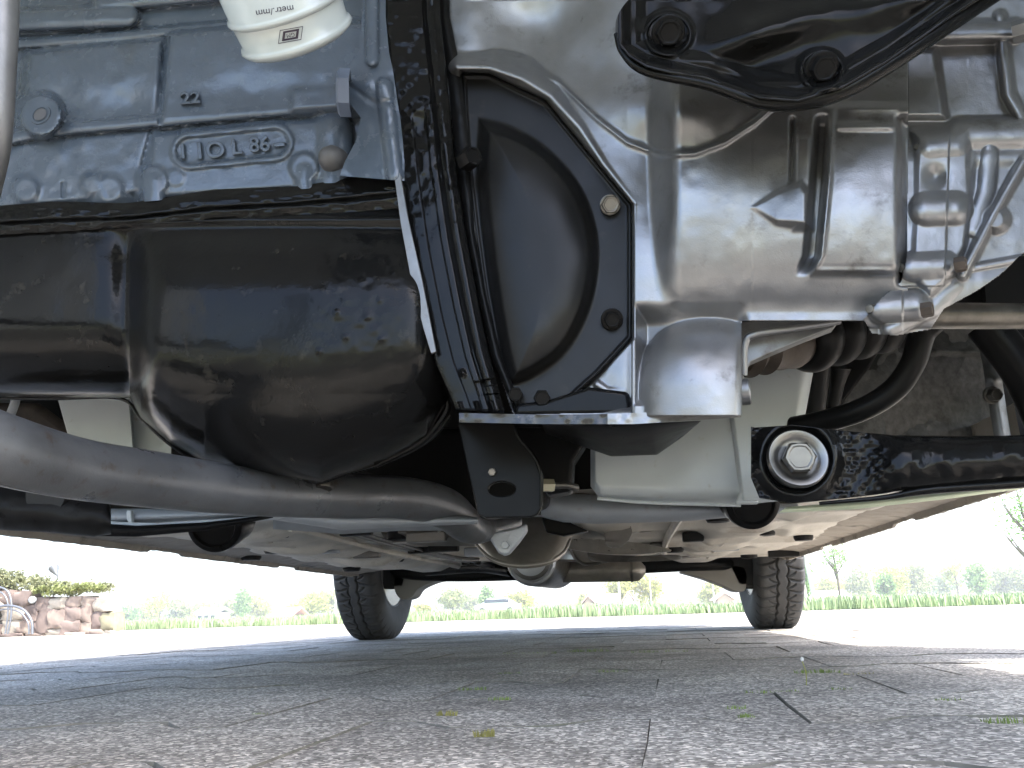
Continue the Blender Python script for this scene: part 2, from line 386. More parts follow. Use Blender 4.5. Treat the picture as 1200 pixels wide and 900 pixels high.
# coolant pipe crossing at the left edge, close to the lens
tube('coolant_pipe', [(6, -60, .34, 17), (0, 80, .34, 17), (-9, 200, .36, 14), (-50, 300, .42, 12), (-150, 330, .52, 11)], M_grayw if False else MATS['dull_cast_aluminium'], car, label='blurred grey pipe at the left edge')
# blue bracket beside the block
def H_br(x, y, u, v):
    h = .0+0*x; h = f_cap(h, x, y, [(436, -50), (436, 70)], 8, .002); h = f_cap(h, x, y, [(450, 100), (462, 205)], 10, .0); h = f_bump(h, x, y, 432, 95, 18, 22, .006)
    h = f_groove(h, x, y, [(408, 100), (440, 122), (460, 118)], 3, .002); return h+nz(x, y, 9, 5)*.001
br = relief('mounting_bracket', [(426, -60), (424, 20), (421, 62), (408, 76), (405, 98), (409, 120), (423, 138), (417, 165), (404, 190), (398, 206)],
       [(452, -60), (452, 20), (456, 62), (460, 80), (463, 98), (466, 120), (469, 138), (472, 165), (474, 190), (474, 212)], 90, 30, H_br, .572, .05, M_bluebolt if False else M_blue, car, label='blue-grey cast bracket between block and gearbox')
hexbolt('bolt', P(411, 109, .565), (-1, -.25, 0), 27*mpp(405, 109, .565), M_bluebolt, br, h=.011)
# ---------------- oil filter
ax = np.array([.10, .84, -.53]); ax /= np.linalg.norm(ax)
pe = P(350, 47, .485); rr = .0425
prof = [(-.16, rr), (-.0285, rr), (-.0275, rr+.0014), (-.0255, rr+.0024), (-.0235, rr+.0014), (-.0225, rr-.0006), (-.0215, rr-.0003), (-.0075, rr-.0014), (-.0065, rr+.0004), (-.004, rr+.0016), (-.0015, rr-.0001), (.0012, rr-.004), (.002, rr-.010), (.002, 0)]
of = lathe_w('oil_filter', prof, pe, ax, M_filter, car, seg=96, angle=80, label='white oil filter canister with black print')
def on_filter(px, py):            # where the view ray meets the canister wall
    d = P(px, py, .5)-C0; d /= np.linalg.norm(d); oc = C0-pe
    dp = d-ax*np.dot(d, ax); op = oc-ax*np.dot(oc, ax)
    a = dp@dp; b = 2*dp@op; c = op@op-(rr+.0004)**2; q = b*b-4*a*c
    t = (-b-math.sqrt(max(q, 0)))/(2*a); return C0+d*t
def print_on(name, s, px, py, hp, ang, sx=1.0):
    cu = bpy.data.curves.new(name, 'FONT'); cu.body = s; cu.align_x = 'CENTER'; cu.align_y = 'CENTER'; cu.size = 1
    t = bpy.data.objects.new('t', cu); me = bpy.data.meshes.new_from_object(t); bpy.data.objects.remove(t)
    bm = bmesh.new(); bm.from_mesh(me); bmesh.ops.triangulate(bm, faces=bm.faces); bmesh.ops.subdivide_edges(bm, edges=[e for e in bm.edges if e.calc_length() > .3], cuts=2)
    bm.to_mesh(me); bm.free()
    return me, s
def print_mesh(name, V2, F, px, py, k, ang, sx=1.0):
    ca, sa = math.cos(math.radians(ang)), math.sin(math.radians(ang)); V = []
    for x, y in V2:
        x *= k*sx; y *= k; V.append(on_filter(px+x*ca-y*sa, py-(x*sa+y*ca)))
    mk(name, V, F, M_ink, of, smooth=False)
def arc_text(s, px, py, hp, ang, sx=1.0, name='printed_lettering'):
    me, _ = print_on(name, s, px, py, hp, ang); V2 = [(v.co.x, v.co.y) for v in me.vertices]; F = [list(p.vertices) for p in me.polygons]
    print_mesh(name, V2, F, px, py, hp*1.38, ang, sx)
arc_text('metr./mm', 322, 12.5, 8.2, 180+8.5, 1.0)
def frame_mesh(w0, h0, w1, h1):
    V = [(-w0, -h0), (w0, -h0), (w0, h0), (-w0, h0), (-w1, -h1), (w1, -h1), (w1, h1), (-w1, h1)]
    return V, [(0, 1, 5, 4), (1, 2, 6, 5), (2, 3, 7, 6), (3, 0, 4, 7)]
for a_ in ((13.8, 7.7, 13.0, 6.9), (9.6, 5.6, 6.6, 3.3)):
    V2, F = frame_mesh(*a_); V2 = [(x+y*.32, y) for x, y in V2]; print_mesh('printed_emblem', V2, F, 340.5, 41, 1, 180+10)
arc_text('GM', 340.5, 41, 5.0, 180+10, .95, 'printed_emblem')
# ---------------- gasket rail between block and pan
def H_rail(x, y, u, v):
    return .012+.004*np.sin(v*math.pi)+nz(x, y, 9, 8)*.0015+nz(x, y*4, 12, 9)*.0012-.003*np.exp(-((v-.62)/.05)**2)
relief('pan_rail', [(-220, 256), (-60, 246), (60, 236), (150, 238), (250, 222), (350, 218), (420, 207), (474, 200)], [(-220, 290), (-60, 278), (60, 272), (150, 267), (250, 258), (350, 252), (420, 248), (474, 243)], 240, 30, H_rail, YB, .1, M_bwax, car, angle=80,
       label='greasy black rail along the bottom of the block')
# ---------------- oil pan
def H_pan(x, y, u, v):
    h = np.zeros(x.shape)
    bot = np.interp(x, [-60, 130, 152, 165, 200, 240, 300, 350, 376, 400, 450, 500, 527], [465, 466, 467, 490, 520, 543, 553, 562, 566, 556, 541, 516, 482])
    deep = sst(128, 190, x+ (y-380)*.10)
    st = np.where(x < 150, 378, 425)*1.0; st = 362*(1-deep)+(404-14*sst(380, 470, x))*deep
    t = np.clip((y-st)/(bot-st), 0, 1)
    dr = .085*(1-deep)+.105*deep
    curl = dr*(1-(1-np.clip(t, 0, 1)**2.2)**(1/2.2))
    h = -curl
    h += .012*deep*(1-((x-345)/190)**2).clip(-.3, 1)*sst(250, 300, y)-.004*deep*((y-350)/90)**2*0
    h += .006*np.sin(np.clip((y-262)/200, 0, 1)*math.pi)
    h += (.018*deep)*(sst(245, 350, y))                              # the deep sump stands forward
    h -= .03*np.clip((x-474)/55, 0, 1)**2                            # rounded right end
    h -= .012*sst(330, 262, y)*0
    h -= .010*np.exp(-((x-150-(y-300)*.02)/16)**2)*sst(250, 300, y)  # fold between shallow and deep part
    h += .009*np.exp(-((y-256)/9)**2)                                # upper lip
    h += nz(x, y, 26, 11)*.0006+nz(x, y, 11, 12)*.0002
    h += nz(x, y*5, 34, 13)*.0010*sst(.55, .8, t)+nz(x, y, 9, 14)*.0009*sst(350, 400, x)*sst(500, 440, x)*sst(250, 280, y)*sst(440, 400, y)
    h += .014*np.exp(-((x-378)/34)**2)*sst(535, 566, y)*0
    for cx, cy in ((425, 330), (445, 352), (395, 365), (420, 300), (462, 318), (405, 395), (446, 398), (374, 412), (430, 372)):
        h += .0009*np.exp(-((x-cx)**2+(y-cy)**2)/9.)
    return h
pan = relief('oil_pan', [(-220, 276), (-60, 268), (130, 264), (152, 263), (165, 262), (200, 260), (240, 258), (300, 254), (350, 252), (376, 250), (400, 249), (450, 246), (490, 244), (512, 246)],
       [(-220, 464), (-60, 465), (130, 466), (152, 467), (165, 490), (200, 520), (240, 543), (300, 553), (350, 561), (376, 565), (400, 557), (450, 541), (500, 516), (527, 482)], 330, 220, H_pan, YB-.008, .06, M_pan, car, angle=180,
       label='glossy black oil pan with a deep right-hand sump')
tube('pan_seam', [(-60, 466, .69, 2), (60, 467, .69, 2.2), (140, 467, .69, 2), (166, 491, .685, 2), (200, 521, .685, 2.4), (240, 543, .685, 2.6), (300, 553, .685, 2.8), (350, 561, .685, 2.8), (376, 564, .685, 2.8), (400, 556, .685, 3), (450, 541, .685, 3.4), (500, 516, .685, 4), (527, 486, .685, 4)], M_pan, pan, seg=8)
tube('pan_seam', [(440, 546, .66, 3), (490, 520, .655, 5), (512, 498, .65, 5.5), (524, 478, .645, 5), (522, 466, .64, 4)], M_pan, pan, seg=10)
hexbolt('drain_plug', P(380, 563, .70), (.1, -.3, -1), 12*mpp(380, 563, .66), M_dsteel, pan, h=.009)
# ---------------- black ribbed strut
def H_str(x, y, u, v):
    h = .004*np.sin(np.clip(v, 0, 1)*math.pi)**.5
    h = h+.0035*sst(.30, .34, v)*sst(.58, .54, v)*sst(.27, .30, u)*-1
    h += .004*np.exp(-((v-.86)/.09)**2)*(1-.2*u)
    h -= .003*np.exp(-((v-.72)/.03)**2)
    h += nz(x, y, 8, 21)*.0016*(1-sst(.3, .6, u))+nz(x, y, 22, 22)*.001
    h = h-.004*sst(.84, .845, u)*sst(.905, .9, u)*sst(.56, .6, v)+.0
    h = h+.004*sst(.862, .866, u)*sst(.9, .897, u)*sst(.68, .7, v)
    for c in (.12, .45, .76): h = h+.0035*sst(.935, .94, u)*(np.exp(-((v-c-.02)/.035)**2))
    h += .004*sst(.985, 1, u); h += .0025*(np.exp(-((v-.42)/.05)**2)*np.exp(-((u-.80)/.012)**2))
    return h
relief('flywheel_strut', [(446, -60), (450, 20), (461, 130), (470, 215), (482, 300), (497, 375), (512, 430), (527, 462), (534, 480)],
       [(514, -60), (516, 20), (524, 92), (532, 180), (545, 270), (560, 350), (572, 410), (584, 455), (592, 484)], 360, 60, H_str, .575, .035, M_bwax, car, angle=50, label='ribbed black strut with sticky glossy paint')
st_ = bpy.data.objects['flywheel_strut']
relief('strut_lip', [(510, -60), (514, 20), (524, 85), (532, 170), (546, 270), (561, 350), (576, 418), (598, 470)], [(526, -60), (527, 20), (541, 88), (550, 170), (556, 270), (571, 350), (588, 418), (610, 474)], 200, 10, lambda x, y, u, v: .003*np.sin(v*math.pi)+nz(x, y, 9, 4)*.001, .588, .03, M_bsat, st_)
plate('flywheel_plate', [(455, 152), (460, 150), (463, 170), (478, 255), (495, 330), (511, 412), (505, 414), (496, 385), (482, 330), (469, 260)], .567, .003, M_alud, car, bevel=.0005, label='thin bare metal plate edge')
hexbolt('bolt', P(545, 189, .575), (.9, -1, -.2), 13*mpp(553, 189, .57), M_bsat, st_, h=.014)
# ---------------- clutch cover: flat black plate with a bulge
cov_l = [(541, 86), (543, 130), (548, 200), (556, 270), (566, 340), (578, 400), (588, 440), (604, 478)]
cov_r = [(573, 86), (640, 118), (704, 196), (741, 240), (741, 340), (741, 396), (700, 440), (655, 480)]
def H_cov(x, y, u, v):
    h = np.zeros(x.shape)
    pts = [(562, 140), (600, 150), (645, 178), (680, 220), (698, 270), (700, 320), (688, 370), (664, 412), (632, 438), (601, 450), (590, 430), (580, 380), (568, 300), (560, 210)]
    pts = [tuple(q_) for q_ in csp(pts+[pts[0]], 4)[:-1]]
    d = -spoly(x, y, pts); t = np.clip((d+3)/66, 0, 1)
    h = .026*np.sqrt(np.clip(1-(1-t)**2.3, 0, 1))*sst(-3, 14, d)
    e = -spoly(x, y, cov_r[::1]+cov_l[::-1]); h += .0022*np.exp(-((e-3)/2.2)**2)
    return h+nz(x, y, 30, 31)*.0006
relief('clutch_cover', cov_l, cov_r, 260, 160, H_cov, .592, .03, M_cover, car, angle=180, label='satin black domed clutch cover plate')
cc = bpy.data.objects['clutch_cover']
hexbolt('bolt', P(715, 240, .588), (.1, -1, -.5), 11*mpp(715, 240, .59), M_steel, cc, h=.006, flange=1.1)
hexbolt('bolt', P(717, 374, .588), (.1, -1, -.5), 10*mpp(715, 374, .59), M_bsat, cc, h=.006, flange=1.3)
for q in ((604, 462, 9), (635, 466, 10)): hexbolt('bolt', P(q[0], q[1], .588), (.1, -1, -.3), q[2]*mpp(q[0], q[1], .59), M_bsat, cc, h=.006)
# ---------------- bell housing (cast aluminium)
YH = .60
lip = [(536, 78), (575, 79), (612, 92), (645, 112), (680, 150), (708, 192), (744, 236), (744, 392), (728, 412)]
def H_bell(x, y, u, v):
    # broad barrel with a horizontal axis
    cyl = .055*np.sqrt(np.clip(1-((y-205)/172)**2, 0, 1))
    cyl = np.where(y < 205, .055-.02*((205-y)/205)**2, cyl)
    h = cyl*sst(735, 800, x)+.006
    # plain around the cover opening
    h = smax(h, .012+.018*sst(560, 760, x)-.00004*np.maximum(0, 300-y)*1.0, .006)
    # upper lobe above the sweeping edge
    curve = [(500, 60), (560, 68), (610, 74), (655, 95), (700, 138), (735, 165), (775, 180), (815, 178), (850, 165), (885, 142), (920, 112), (960, 60), (1000, 0)]
    cx = np.array([a for a, b in curve]); cyy = np.array([b for a, b in curve]); yc = np.interp(x, cx, cyy)
    dd = yc-y
    h = h-.004*sst(-3, 3, dd)*sst(540, 580, x)
    h = h+.014*np.clip(dd/110, -0, 1)*sst(0, 6, dd)*(.3+.7*sst(620, 760, x))
    h = f_cap(h, x, y, curve, 4.5, h.min()*0+.0, .001) if False else h+.0042*np.exp(-((dd+1)/4.0)**2)*sst(528, 560, x)
    h = f_bump(h, x, y, 640, 30, 60, 50, -.016); h = f_bump(h, x, y, 560, 30, 30, 60, .005)
    h = f_bump(h, x, y, 790, 130, 70, 30, .010); h = f_bump(h, x, y, 700, 80, 45, 30, -.006)
    # lip round the cover
    h = smax(h, .026-np.maximum(np.abs(sline(x, y, lip)-0)-1.7, 0)*S*1.8*np.where(x > 0, 1, 1), .0015)*sst(500, 536, x)+h*(1-sst(500, 536, x))
    # lower differential dome
    dm = np.sqrt(np.clip(1-(np.abs(x-830)/88)**2.3-(np.abs(y-470)/98)**2.3, 0, 1)); dome = .006+.044*dm
    low = sst(352, 384, y)*sst(880, 862, x)
    h = h*(1-low)+smax(.006+.012*sst(745, 800, x), np.where(dm > 0, dome, 0), .014)*low
    h = f_cap(h, x, y, [(850, 357), (822, 363)], 9, .013, .006)
    # flank left of the dome: vertical rib, pocket
    h = smax(h, .028-np.maximum(np.abs(x-742)-2.4, 0)*S*2.2-(y < 240)*.1, .002)
    h = np.where((x < 741) & (y > 396), .004+.010*sst(470, 485, y)+.006*sst(700, 735, x), h)
    h = f_cap(h, x, y, [(700, 450), (712, 458), (732, 458)], 4, .006, .003)
    h = smax(h, .030-np.maximum(476-y, 0)*S*1.3-(x < 744)*.1, .002)      # shelf at the bottom flange
    cvp = [(541, 84), (573, 86), (640, 118), (704, 196), (741, 240), (741, 396), (700, 440), (655, 482), (604, 482), (566, 340)]
    h = h-(h+.008)*sst(3, -3, spoly(x, y, cvp))
    # casting features on the barrel
    h = f_cap(h, x, y, [(921, 146), (920, 240)], 5, .052, .002); h = f_groove(h, x, y, [(929, 140), (928, 215)], 3, .005)
    h = f_plat(h, x, y, [(933, 160), (950, 160), (951, 268), (930, 268)], .062, .003, rnd=4)
    nose = spoly(x, y, [(868, 243), (908, 221), (940, 210), (950, 225), (950, 268), (908, 265)]); h = smax(h, .058+.012*np.clip((x-868)/80, 0, 1)-np.maximum(nose+8, 0)**1.3*S*.9, .004)
    xl_ = np.interp(y, [120, 216, 300, 322], [975, 969, 961, 950])
    h = h-.013*sst(xl_-22, xl_-12, x)*sst(xl_-2, xl_-7, x)*sst(130, 150, y)*sst(326, 300, y)
    brl = .040+.026*np.sqrt(np.clip(1-((y-228)/108)**2, 0, 1))
    inb = sst(xl_-3, xl_+3, x)*sst(1066, 1050, x)*sst(120, 150, y)*sst(328, 308, y)
    h = h*(1-inb)+brl*inb
    h = h+.0035*np.exp(-((x-xl_-2)/3)**2)*sst(120, 140, y)*sst(325, 305, y)
    h = h+.003*np.exp(-((y-317)/3.5)**2)*sst(948, 962, x)*sst(1052, 1036, x)
    h = h+.004*np.exp(-((y-149)/4)**2)*sst(975, 985, x)*sst(1056, 1040, x)
    h = h-.016*sst(1054, 1063, x)*sst(130, 150, y)*sst(340, 320, y)
    h = h-.006*sst(128, 118, y)*sst(960, 975, x)
    h = f_cap(h, x, y, [(985, 118), (1096, 122)], 4, .046, .002)
    h = f_cap(h, x, y, [(1065, 20), (1100, 122)], 5, .040, .002)
    h = f_groove(h, x, y, [(1056, 140), (1056, 330)], 4, .010)
    h = h+.00045*0+nz(x, y, 40, 41)*.002+nz(x, y, 14, 42)*.0006
    return h
relief('bell_housing', [(516, -60), (1064, -60)], [(516, 487), (1064, 487)], 412, 400, H_bell, YH, .12, M_alu, car, angle=180, label='bare cast aluminium bell housing with a sweeping edge',
       keep=lambda a, b: ~((a > 869.5) & (b > 376)) & (a > np.interp(b, [0, 85, 280, 400, 487], [516, 521, 548, 572, 602])))
bh = bpy.data.objects['bell_housing']
# web of the housing running back to the right
plate('casting_web', [(868, 376), (985, 374), (978, 384), (946, 396), (905, 413), (880, 424), (872, 440), (868, 486)], .60, .012, M_alud, bh, bevel=.002)
tube('casting_rib', [(872, 440, .594, 4), (873, 404, .59, 4.5), (884, 392, .588, 4.5), (930, 385, .588, 4), (985, 377, .588, 3)], M_alu, bh, seg=12)
lathe_w('core_plug', [(0, .010), (.006, .010), (.007, .009), (.007, 0)], P(868, 460, .60), (1, -.15, 0), M_alu, bh, seg=28)
plate('painted_foot', [(604, 472), (640, 468), (690, 452), (738, 458), (742, 486), (600, 488)], .585, .03, M_black, bh, bevel=.004)
# bottom flange plate and the black sheet pan under it
M_flg = mat('worn_black_flange', (.012, .012, .013), .25, bump=.4, bscale=90, dirt=(.10, .10, .10), dirt_amt=.12, dscale=60)
def H_fl(x, y, u, v): return .006+nz(x, y, 7, 51)*.0012
relief('bottom_flange', [(538, 484), (640, 486), (712, 485)], [(538, 495), (640, 497), (712, 497)], 120, 8, H_fl, .575, .10, M_flg, bh, label='black painted part of the bottom flange')
relief('bottom_flange', [(712, 485), (742, 484), (868, 479)], [(712, 497), (742, 497), (869, 489)], 120, 8, H_fl, .575, .10, M_alu, bh, label='bare metal part of the bottom flange')
def H_sh(x, y, u, v): return -.10*v**1.3-.02*np.abs(u-.5)*2
relief('sheet_pan', [(634, 496), (700, 497), (760, 496), (822, 493)], [(640, 508), (716, 535), (770, 533), (800, 512)], 60, 24, H_sh, .60, .06, M_bsat, car, label='black sheet metal pan below the flange')
# ---------------- gearbox end flange, lugs and cover
def H_gb(x, y, u, v):
    h = .028+.016*np.sqrt(np.clip(1-((y-235)/150)**2, 0, 1))*sst(130, 190, y)
    h = f_plat(h, x, y, [(1072, 156), (1136, 150), (1140, 240), (1134, 290), (1112, 330), (1090, 348), (1066, 322), (1070, 240)], .047, .003, rnd=7)
    h = f_cap(h, x, y, [(1090, 172), (1122, 170)], 15, .040, .004); h = f_cap(h, x, y, [(1086, 245), (1120, 244)], 22, .040, .004)
    h = f_cap(h, x, y, [(1070, 312), (1108, 310)], 18, .040, .004); h = f_cap(h, x, y, [(1034, 360), (1074, 357)], 19, .036, .004)
    h = f_cap(h, x, y, [(1044, 384), (1092, 362), (1120, 334)], 11, .032, .005)
    h = f_bump(h, x, y, 1096, 207, 11, 12, -.006)
    seam = np.where(y < 335, 1110-(y-245)*.03, 1058); h = h-.0022*sst(seam-1, seam+1, x)*sst(130, 150, y)
    seam2 = 1137-(y-230)*.10; h = h-.004*sst(seam2-2, seam2+4, x)*sst(180, 200, y)*sst(330, 300, y)
    h = f_cap(h, x, y, [(1126, 158), (1270, 155)], 19, .032, .005, flat=.9)
    h = f_cap(h, x, y, [(1200, 188), (1165, 250), (1128, 322)], 4, .046, .003)
    h = f_cap(h, x, y, [(1160, 180), (1156, 225), (1142, 268)], 10, .036, .007, flat=.7)
    h = f_cap(h, x, y, [(1172, 20), (1182, 110), (1204, 150)], 6, .034, .004)
    h = f_cap(h, x, y, [(1080, 38), (1190, 36)], 11, .036, .004)
    h = f_plat(h, x, y, [(1062, 60), (1094, 60), (1106, 136), (1062, 136)], .036, .003, rnd=3)
    h = f_disc(h, x, y, 1167, 257, 9, .047, slope=1.5); h = f_cap(h, x, y, [(1130, 316), (1204, 302)], 4, .038, .004)
    return h+nz(x, y, 26, 61)*.0008+nz(x, y, 9, 62)*.0003
gpoly = [(1062, -70), (1270, -70), (1262, 250), (1195, 300), (1172, 322), (1146, 340), (1106, 362), (1090, 386), (1050, 393), (1022, 391), (1012, 374), (1030, 352), (1056, 330), (1063, 300)]
relief('gearbox_end', [(1008, -60), (1256, -60)], [(1008, 396), (1256, 396)], 250, 456, H_gb, .60, .10, M_alu, car, angle=180, label='ribbed aluminium gearbox end with bolt lugs',
       keep=lambda a, b: spoly(a, b, gpoly) < 0)
ge = bpy.data.objects['gearbox_end']
for a, b, r_ in ((1067, 243, 8), (1054, 314, 7), (1018, 362, 7), (1073, 172, 5)):
    p = P(a+2, b, .556); lathe_w('bolt', [(-.004, r_*.85*mpp(a, b, .55)), (.0005, r_*.85*mpp(a, b, .55)), (.0016, r_*.7*mpp(a, b, .55)), (.0018, 0)], p, (-1, -.9, -.1), M_steel, ge, seg=20)
hexbolt('bolt', P(1080, 364, .545), (1, -.6, -.1), 9*mpp(1170, 257, .55), M_rust, ge, h=.007)
hexbolt('bolt', P(1119, 311, .545), (1, -.6, -.1), 9*mpp(1170, 257, .55), M_rust, ge, h=.007)
hexbolt('bolt', P(1186, 38, .55), (1, -.5, -.1), 12*mpp(1186, 38, .55), M_alud, ge, h=.010)
# ---------------- black gearbox mount, upper right
mt_top = [(721, 34), (722, 24), (727, 12), (738, -2), (760, -22), (800, -60), (900, -60), (1000, -60), (1100, -60), (1200, -60), (1230, -60)]
mt_bot = [(721, 38), (726, 58), (738, 72), (757, 84), (790, 93), (830, 100), (862, 110), (890, 121), (935, 125), (985, 110), (1040, 78), (1100, 36), (1180, -16), (1240, -58)]
def H_mt(x, y, u, v):
    botc = np.interp(x, [a for a, b in mt_bot], [b for a, b in mt_bot]); e = botc-y
    dl = np.hypot(np.minimum(x-721, 40), 0)
    ed = np.minimum(e, x-719)
    h = .010*sst(22, 8, ed)*sst(-2, 6, ed)                    # folded outer rim
    h -= .006*sst(24, 40, ed)*1.0
    h += .016*np.exp(-(((y-10)-(1000-x)*.28)/26)**2)*sst(800, 900, x)   # long pressed bead
    h -= .010*np.exp(-(((x-1010)*.55+(y-0))/30)**2)
    for cx, cy, r_ in ((783, 40, 26), (963, 82, 24)):
        d = np.hypot((x-cx), (y-cy)*1.1); h += .004*np.exp(-((d-r_)/4)**2); h = np.where(d < r_-2, h*.3-.004, h)
    return h+nz(x, y, 20, 71)*.0014-.012*sst(6, -2, ed)
relief('gearbox_mount', csp(mt_top, 6), csp(mt_bot, 6), 380, 130, H_mt, .475, .02, M_black, car, angle=180, label='glossy black pressed steel gearbox mount')
gm = bpy.data.objects['gearbox_mount']
tube('rim_flange', [(722, 40, .472, 3), (730, 62, .472, 4), (757, 84, .472, 5), (830, 100, .472, 6), (890, 120, .472, 8), (935, 121, .472, 9), (985, 108, .472, 10), (1040, 77, .472, 10), (1110, 30, .472, 10), (1200, -30, .472, 10)], M_black, gm, seg=14)
for a, b in ((783, 38), (963, 80)):
    hexbolt('bolt', P(a, b, .478), (.05, -.75, -.65), 16*mpp(a, b, .47), M_bsat, gm, h=.008, flange=1.25)
# ---------------- lower bracket with oval hole
def hole_plate():
    out = [(536, 496), (600, 496), (606, 510), (626, 535), (634, 556), (634, 596), (630, 603), (622, 606), (570, 607), (560, 603)]
    hole = [(588+16*math.cos(t), 573+8.5*math.sin(t)) for t in np.linspace(0, 2*math.pi, 20, endpoint=False)]
    Yp = .66; bm = bmesh.new(); 
    def ringv(pts): return [bm.verts.new(P(a, b, Yp).tolist()) for a, b in pts]
    vo, vh = ringv(out), ringv(hole)
    eo = [bm.edges.new((vo[i], vo[(i+1) % len(vo)])) for i in range(len(vo))]; eh = [bm.edges.new((vh[i], vh[(i+1) % len(vh)])) for i in range(len(vh))]
    r_ = bmesh.ops.triangle_fill(bm, use_beauty=True, use_dissolve=False, edges=eo+eh)
    ex = bmesh.ops.extrude_face_region(bm, geom=list(bm.faces)); 
    for v in [g for g in ex['geom'] if isinstance(g, bmesh.types.BMVert)]: v.co.y += .006
    bmesh.ops.recalc_face_normals(bm, faces=bm.faces); bm.verts.index_update()
    V = [v.co[:] for v in bm.verts]; F = [[v.index for v in f.verts] for f in bm.faces]; bm.free()
    return mk('lower_bracket', V, F, M_bsat, car, angle=35, bevel=.0012, label='flat black hanging bracket with an oval hole')
lb = hole_plate()
hexbolt('rivet', P(577, 553, .659), (0, -1, -.2), 5*mpp(577, 553, .66), M_steel, lb, h=.003)
tube('folded_edge', [(601, 497, .66, 2), (608, 513, .659, 2.4), (626, 535, .658, 2.4), (634, 556, .658, 2.4), (634, 594, .66, 2.2)], M_black, lb, seg=8)
hexbolt('nut', P(648, 569, .70), (-1, -.5, 0), 8*mpp(648, 569, .7), M_brass, car, h=.014, label='zinc plated nut beside the hanging bracket')
tube('threaded_rod', [(650, 569, .705, 4), (664, 569, .71, 4), (675, 572, .72, 5)], M_dsteel, car, seg=12)
plate('rear_mount', [(600, 500), (700, 500), (690, 512), (672, 540), (670, 575), (640, 580), (634, 560)], .74, .03, M_bsat, car, bevel=.004, smoothed=False, label='black mount in the shadow behind the bracket')
# ---------------- exhaust front pipe
exh = tube('exhaust_pipe', [(-300, 430, .40, 55), (-80, 500, .42, 47), (0, 526, .44, 42), (90, 549, .50, 36), (180, 562, .57, 33), (300, 577, .66, 27.5), (400, 582, .74, 25.5), (470, 583, .80, 24.5), (520, 595, .85, 24), (548, 616, .92, 20), (568, 619, 1.0, 16), (600, 611, 1.08, 13)], M_exh, car, seg=48, n=14, label='matt grey front exhaust pipe')
tube('weld_seam', [(-80, 546, .415, 1.6), (0, 568, .44, 1.5), (90, 584.5, .505, 1.3), (180, 594.5, .575, 1.2), (300, 604, .665, 1.1), (400, 607, .745, 1)], M_exh, exh, seg=6)
plate('exhaust_flange', [(570, 626), (584, 622), (604, 618), (617, 613), (618, 622), (608, 636), (596, 650), (590, 651), (584, 648)], .985, .012, M_flange, car, bevel=.003, label='silver triangular exhaust flange')
hexbolt('bolt', P(592, 639, .982), YN, 5*mpp(592, 640, 1.), M_flange, bpy.data.objects['exhaust_flange'], h=.006)
# catalyst shell with its rolled rim
def H_cat(x, y, u, v): return .10*np.sin(v*math.pi/2)*np.sin(u*math.pi)**.6
relief('heat_shield', [(540, 612), (570, 608), (600, 606), (640, 606), (670, 606)], [(556, 634), (578, 657), (612, 665), (645, 660), (668, 640)], 60, 24, H_cat, 1.35, .1, M_shield, car, angle=180, label='brown bowl-shaped heat shield')
for k in range(3): tube('rolled_rim', [(556, 636, 1.26, 1.5), (576, 654+k*1.2, 1.22, 1.6), (605, 661+k*1.8, 1.2, 1.6), (640, 658+k*1.6, 1.2, 1.6), (660, 647+k, 1.24, 1.6), (668, 632, 1.28, 1.4)], M_foil if k == 1 else M_shield, bpy.data.objects['heat_shield'], seg=8)
# ---------------- right side: shafts, boots, bars, arm
tube_w('steel_shaft', [P(1086, 370, .62), P(1470, 372, .70)], [15.5*mpp(1086, 370, .62), 15.5*mpp(1086, 370, .62)], M_steel if False else M_dsteel, car, seg=32, label='brushed steel tube at the right edge')
def boot_prof(pts): return pts
a0 = P(868, 428, .67); a1 = P(1080, 396, .80); axb = a1-a0; Lb = np.linalg.norm(axb); axb /= Lb; k_ = mpp(950, 430, .7)
prof = []
for i in range(9):                                        # inner joint with clamps
    t = i/8*.30; prof.append((t*Lb, (26+(4 if i % 2 else 0)+2*math.sin(i*2.3))*k_))
lathe_w('inner_joint', [(0, 5*k_)]+prof+[(.31*Lb, 20*k_)], a0+np.array([0, 0, .012]), axb, M_rust, car, seg=40, angle=50, label='rusty ribbed inner drive joint')
prof = []
for i in range(5):
    R0 = 44-i*3.2
    for j in range(9): t = (i+j/9)/5; prof.append(((.30+t*.66)*Lb, (R0-11+11*math.sin(math.pi*j/9)**.8-j*.25)*k_))
lathe_w('rubber_boot', [(.29*Lb, 25*k_), (.30*Lb, 30*k_)]+prof+[(.97*Lb, 12*k_)], a0+np.array([0, 0, .016]), axb, M_boot, car, seg=48, angle=60, label='pleated black rubber drive boot')
tube('anti_roll_bar', [(1092, 378, .66, 15), (1080, 392, .665, 15), (1070, 425, .67, 14), (1048, 456, .68, 14), (1010, 480, .69, 13.5), (960, 495, .71, 13), (930, 500, .73, 12)], M_bsat, car, seg=28, n=10, label='black curved anti-roll bar')
tube('steering_rod', [(962, 425, .80, 11), (958, 470, .82, 10), (952, 505, .84, 10)], M_rub, car, seg=16)
tube('brake_hose', [(985, 430, .82, 12), (980, 455, .83, 8), (974, 500, .84, 7)], M_rub, car, seg=16)
plate('strut_tower_brace', [(950, 425), (1040, 395), (1020, 430), (990, 470), (975, 505), (935, 505)], .86, .02, M_bsat, car, bevel=.003)
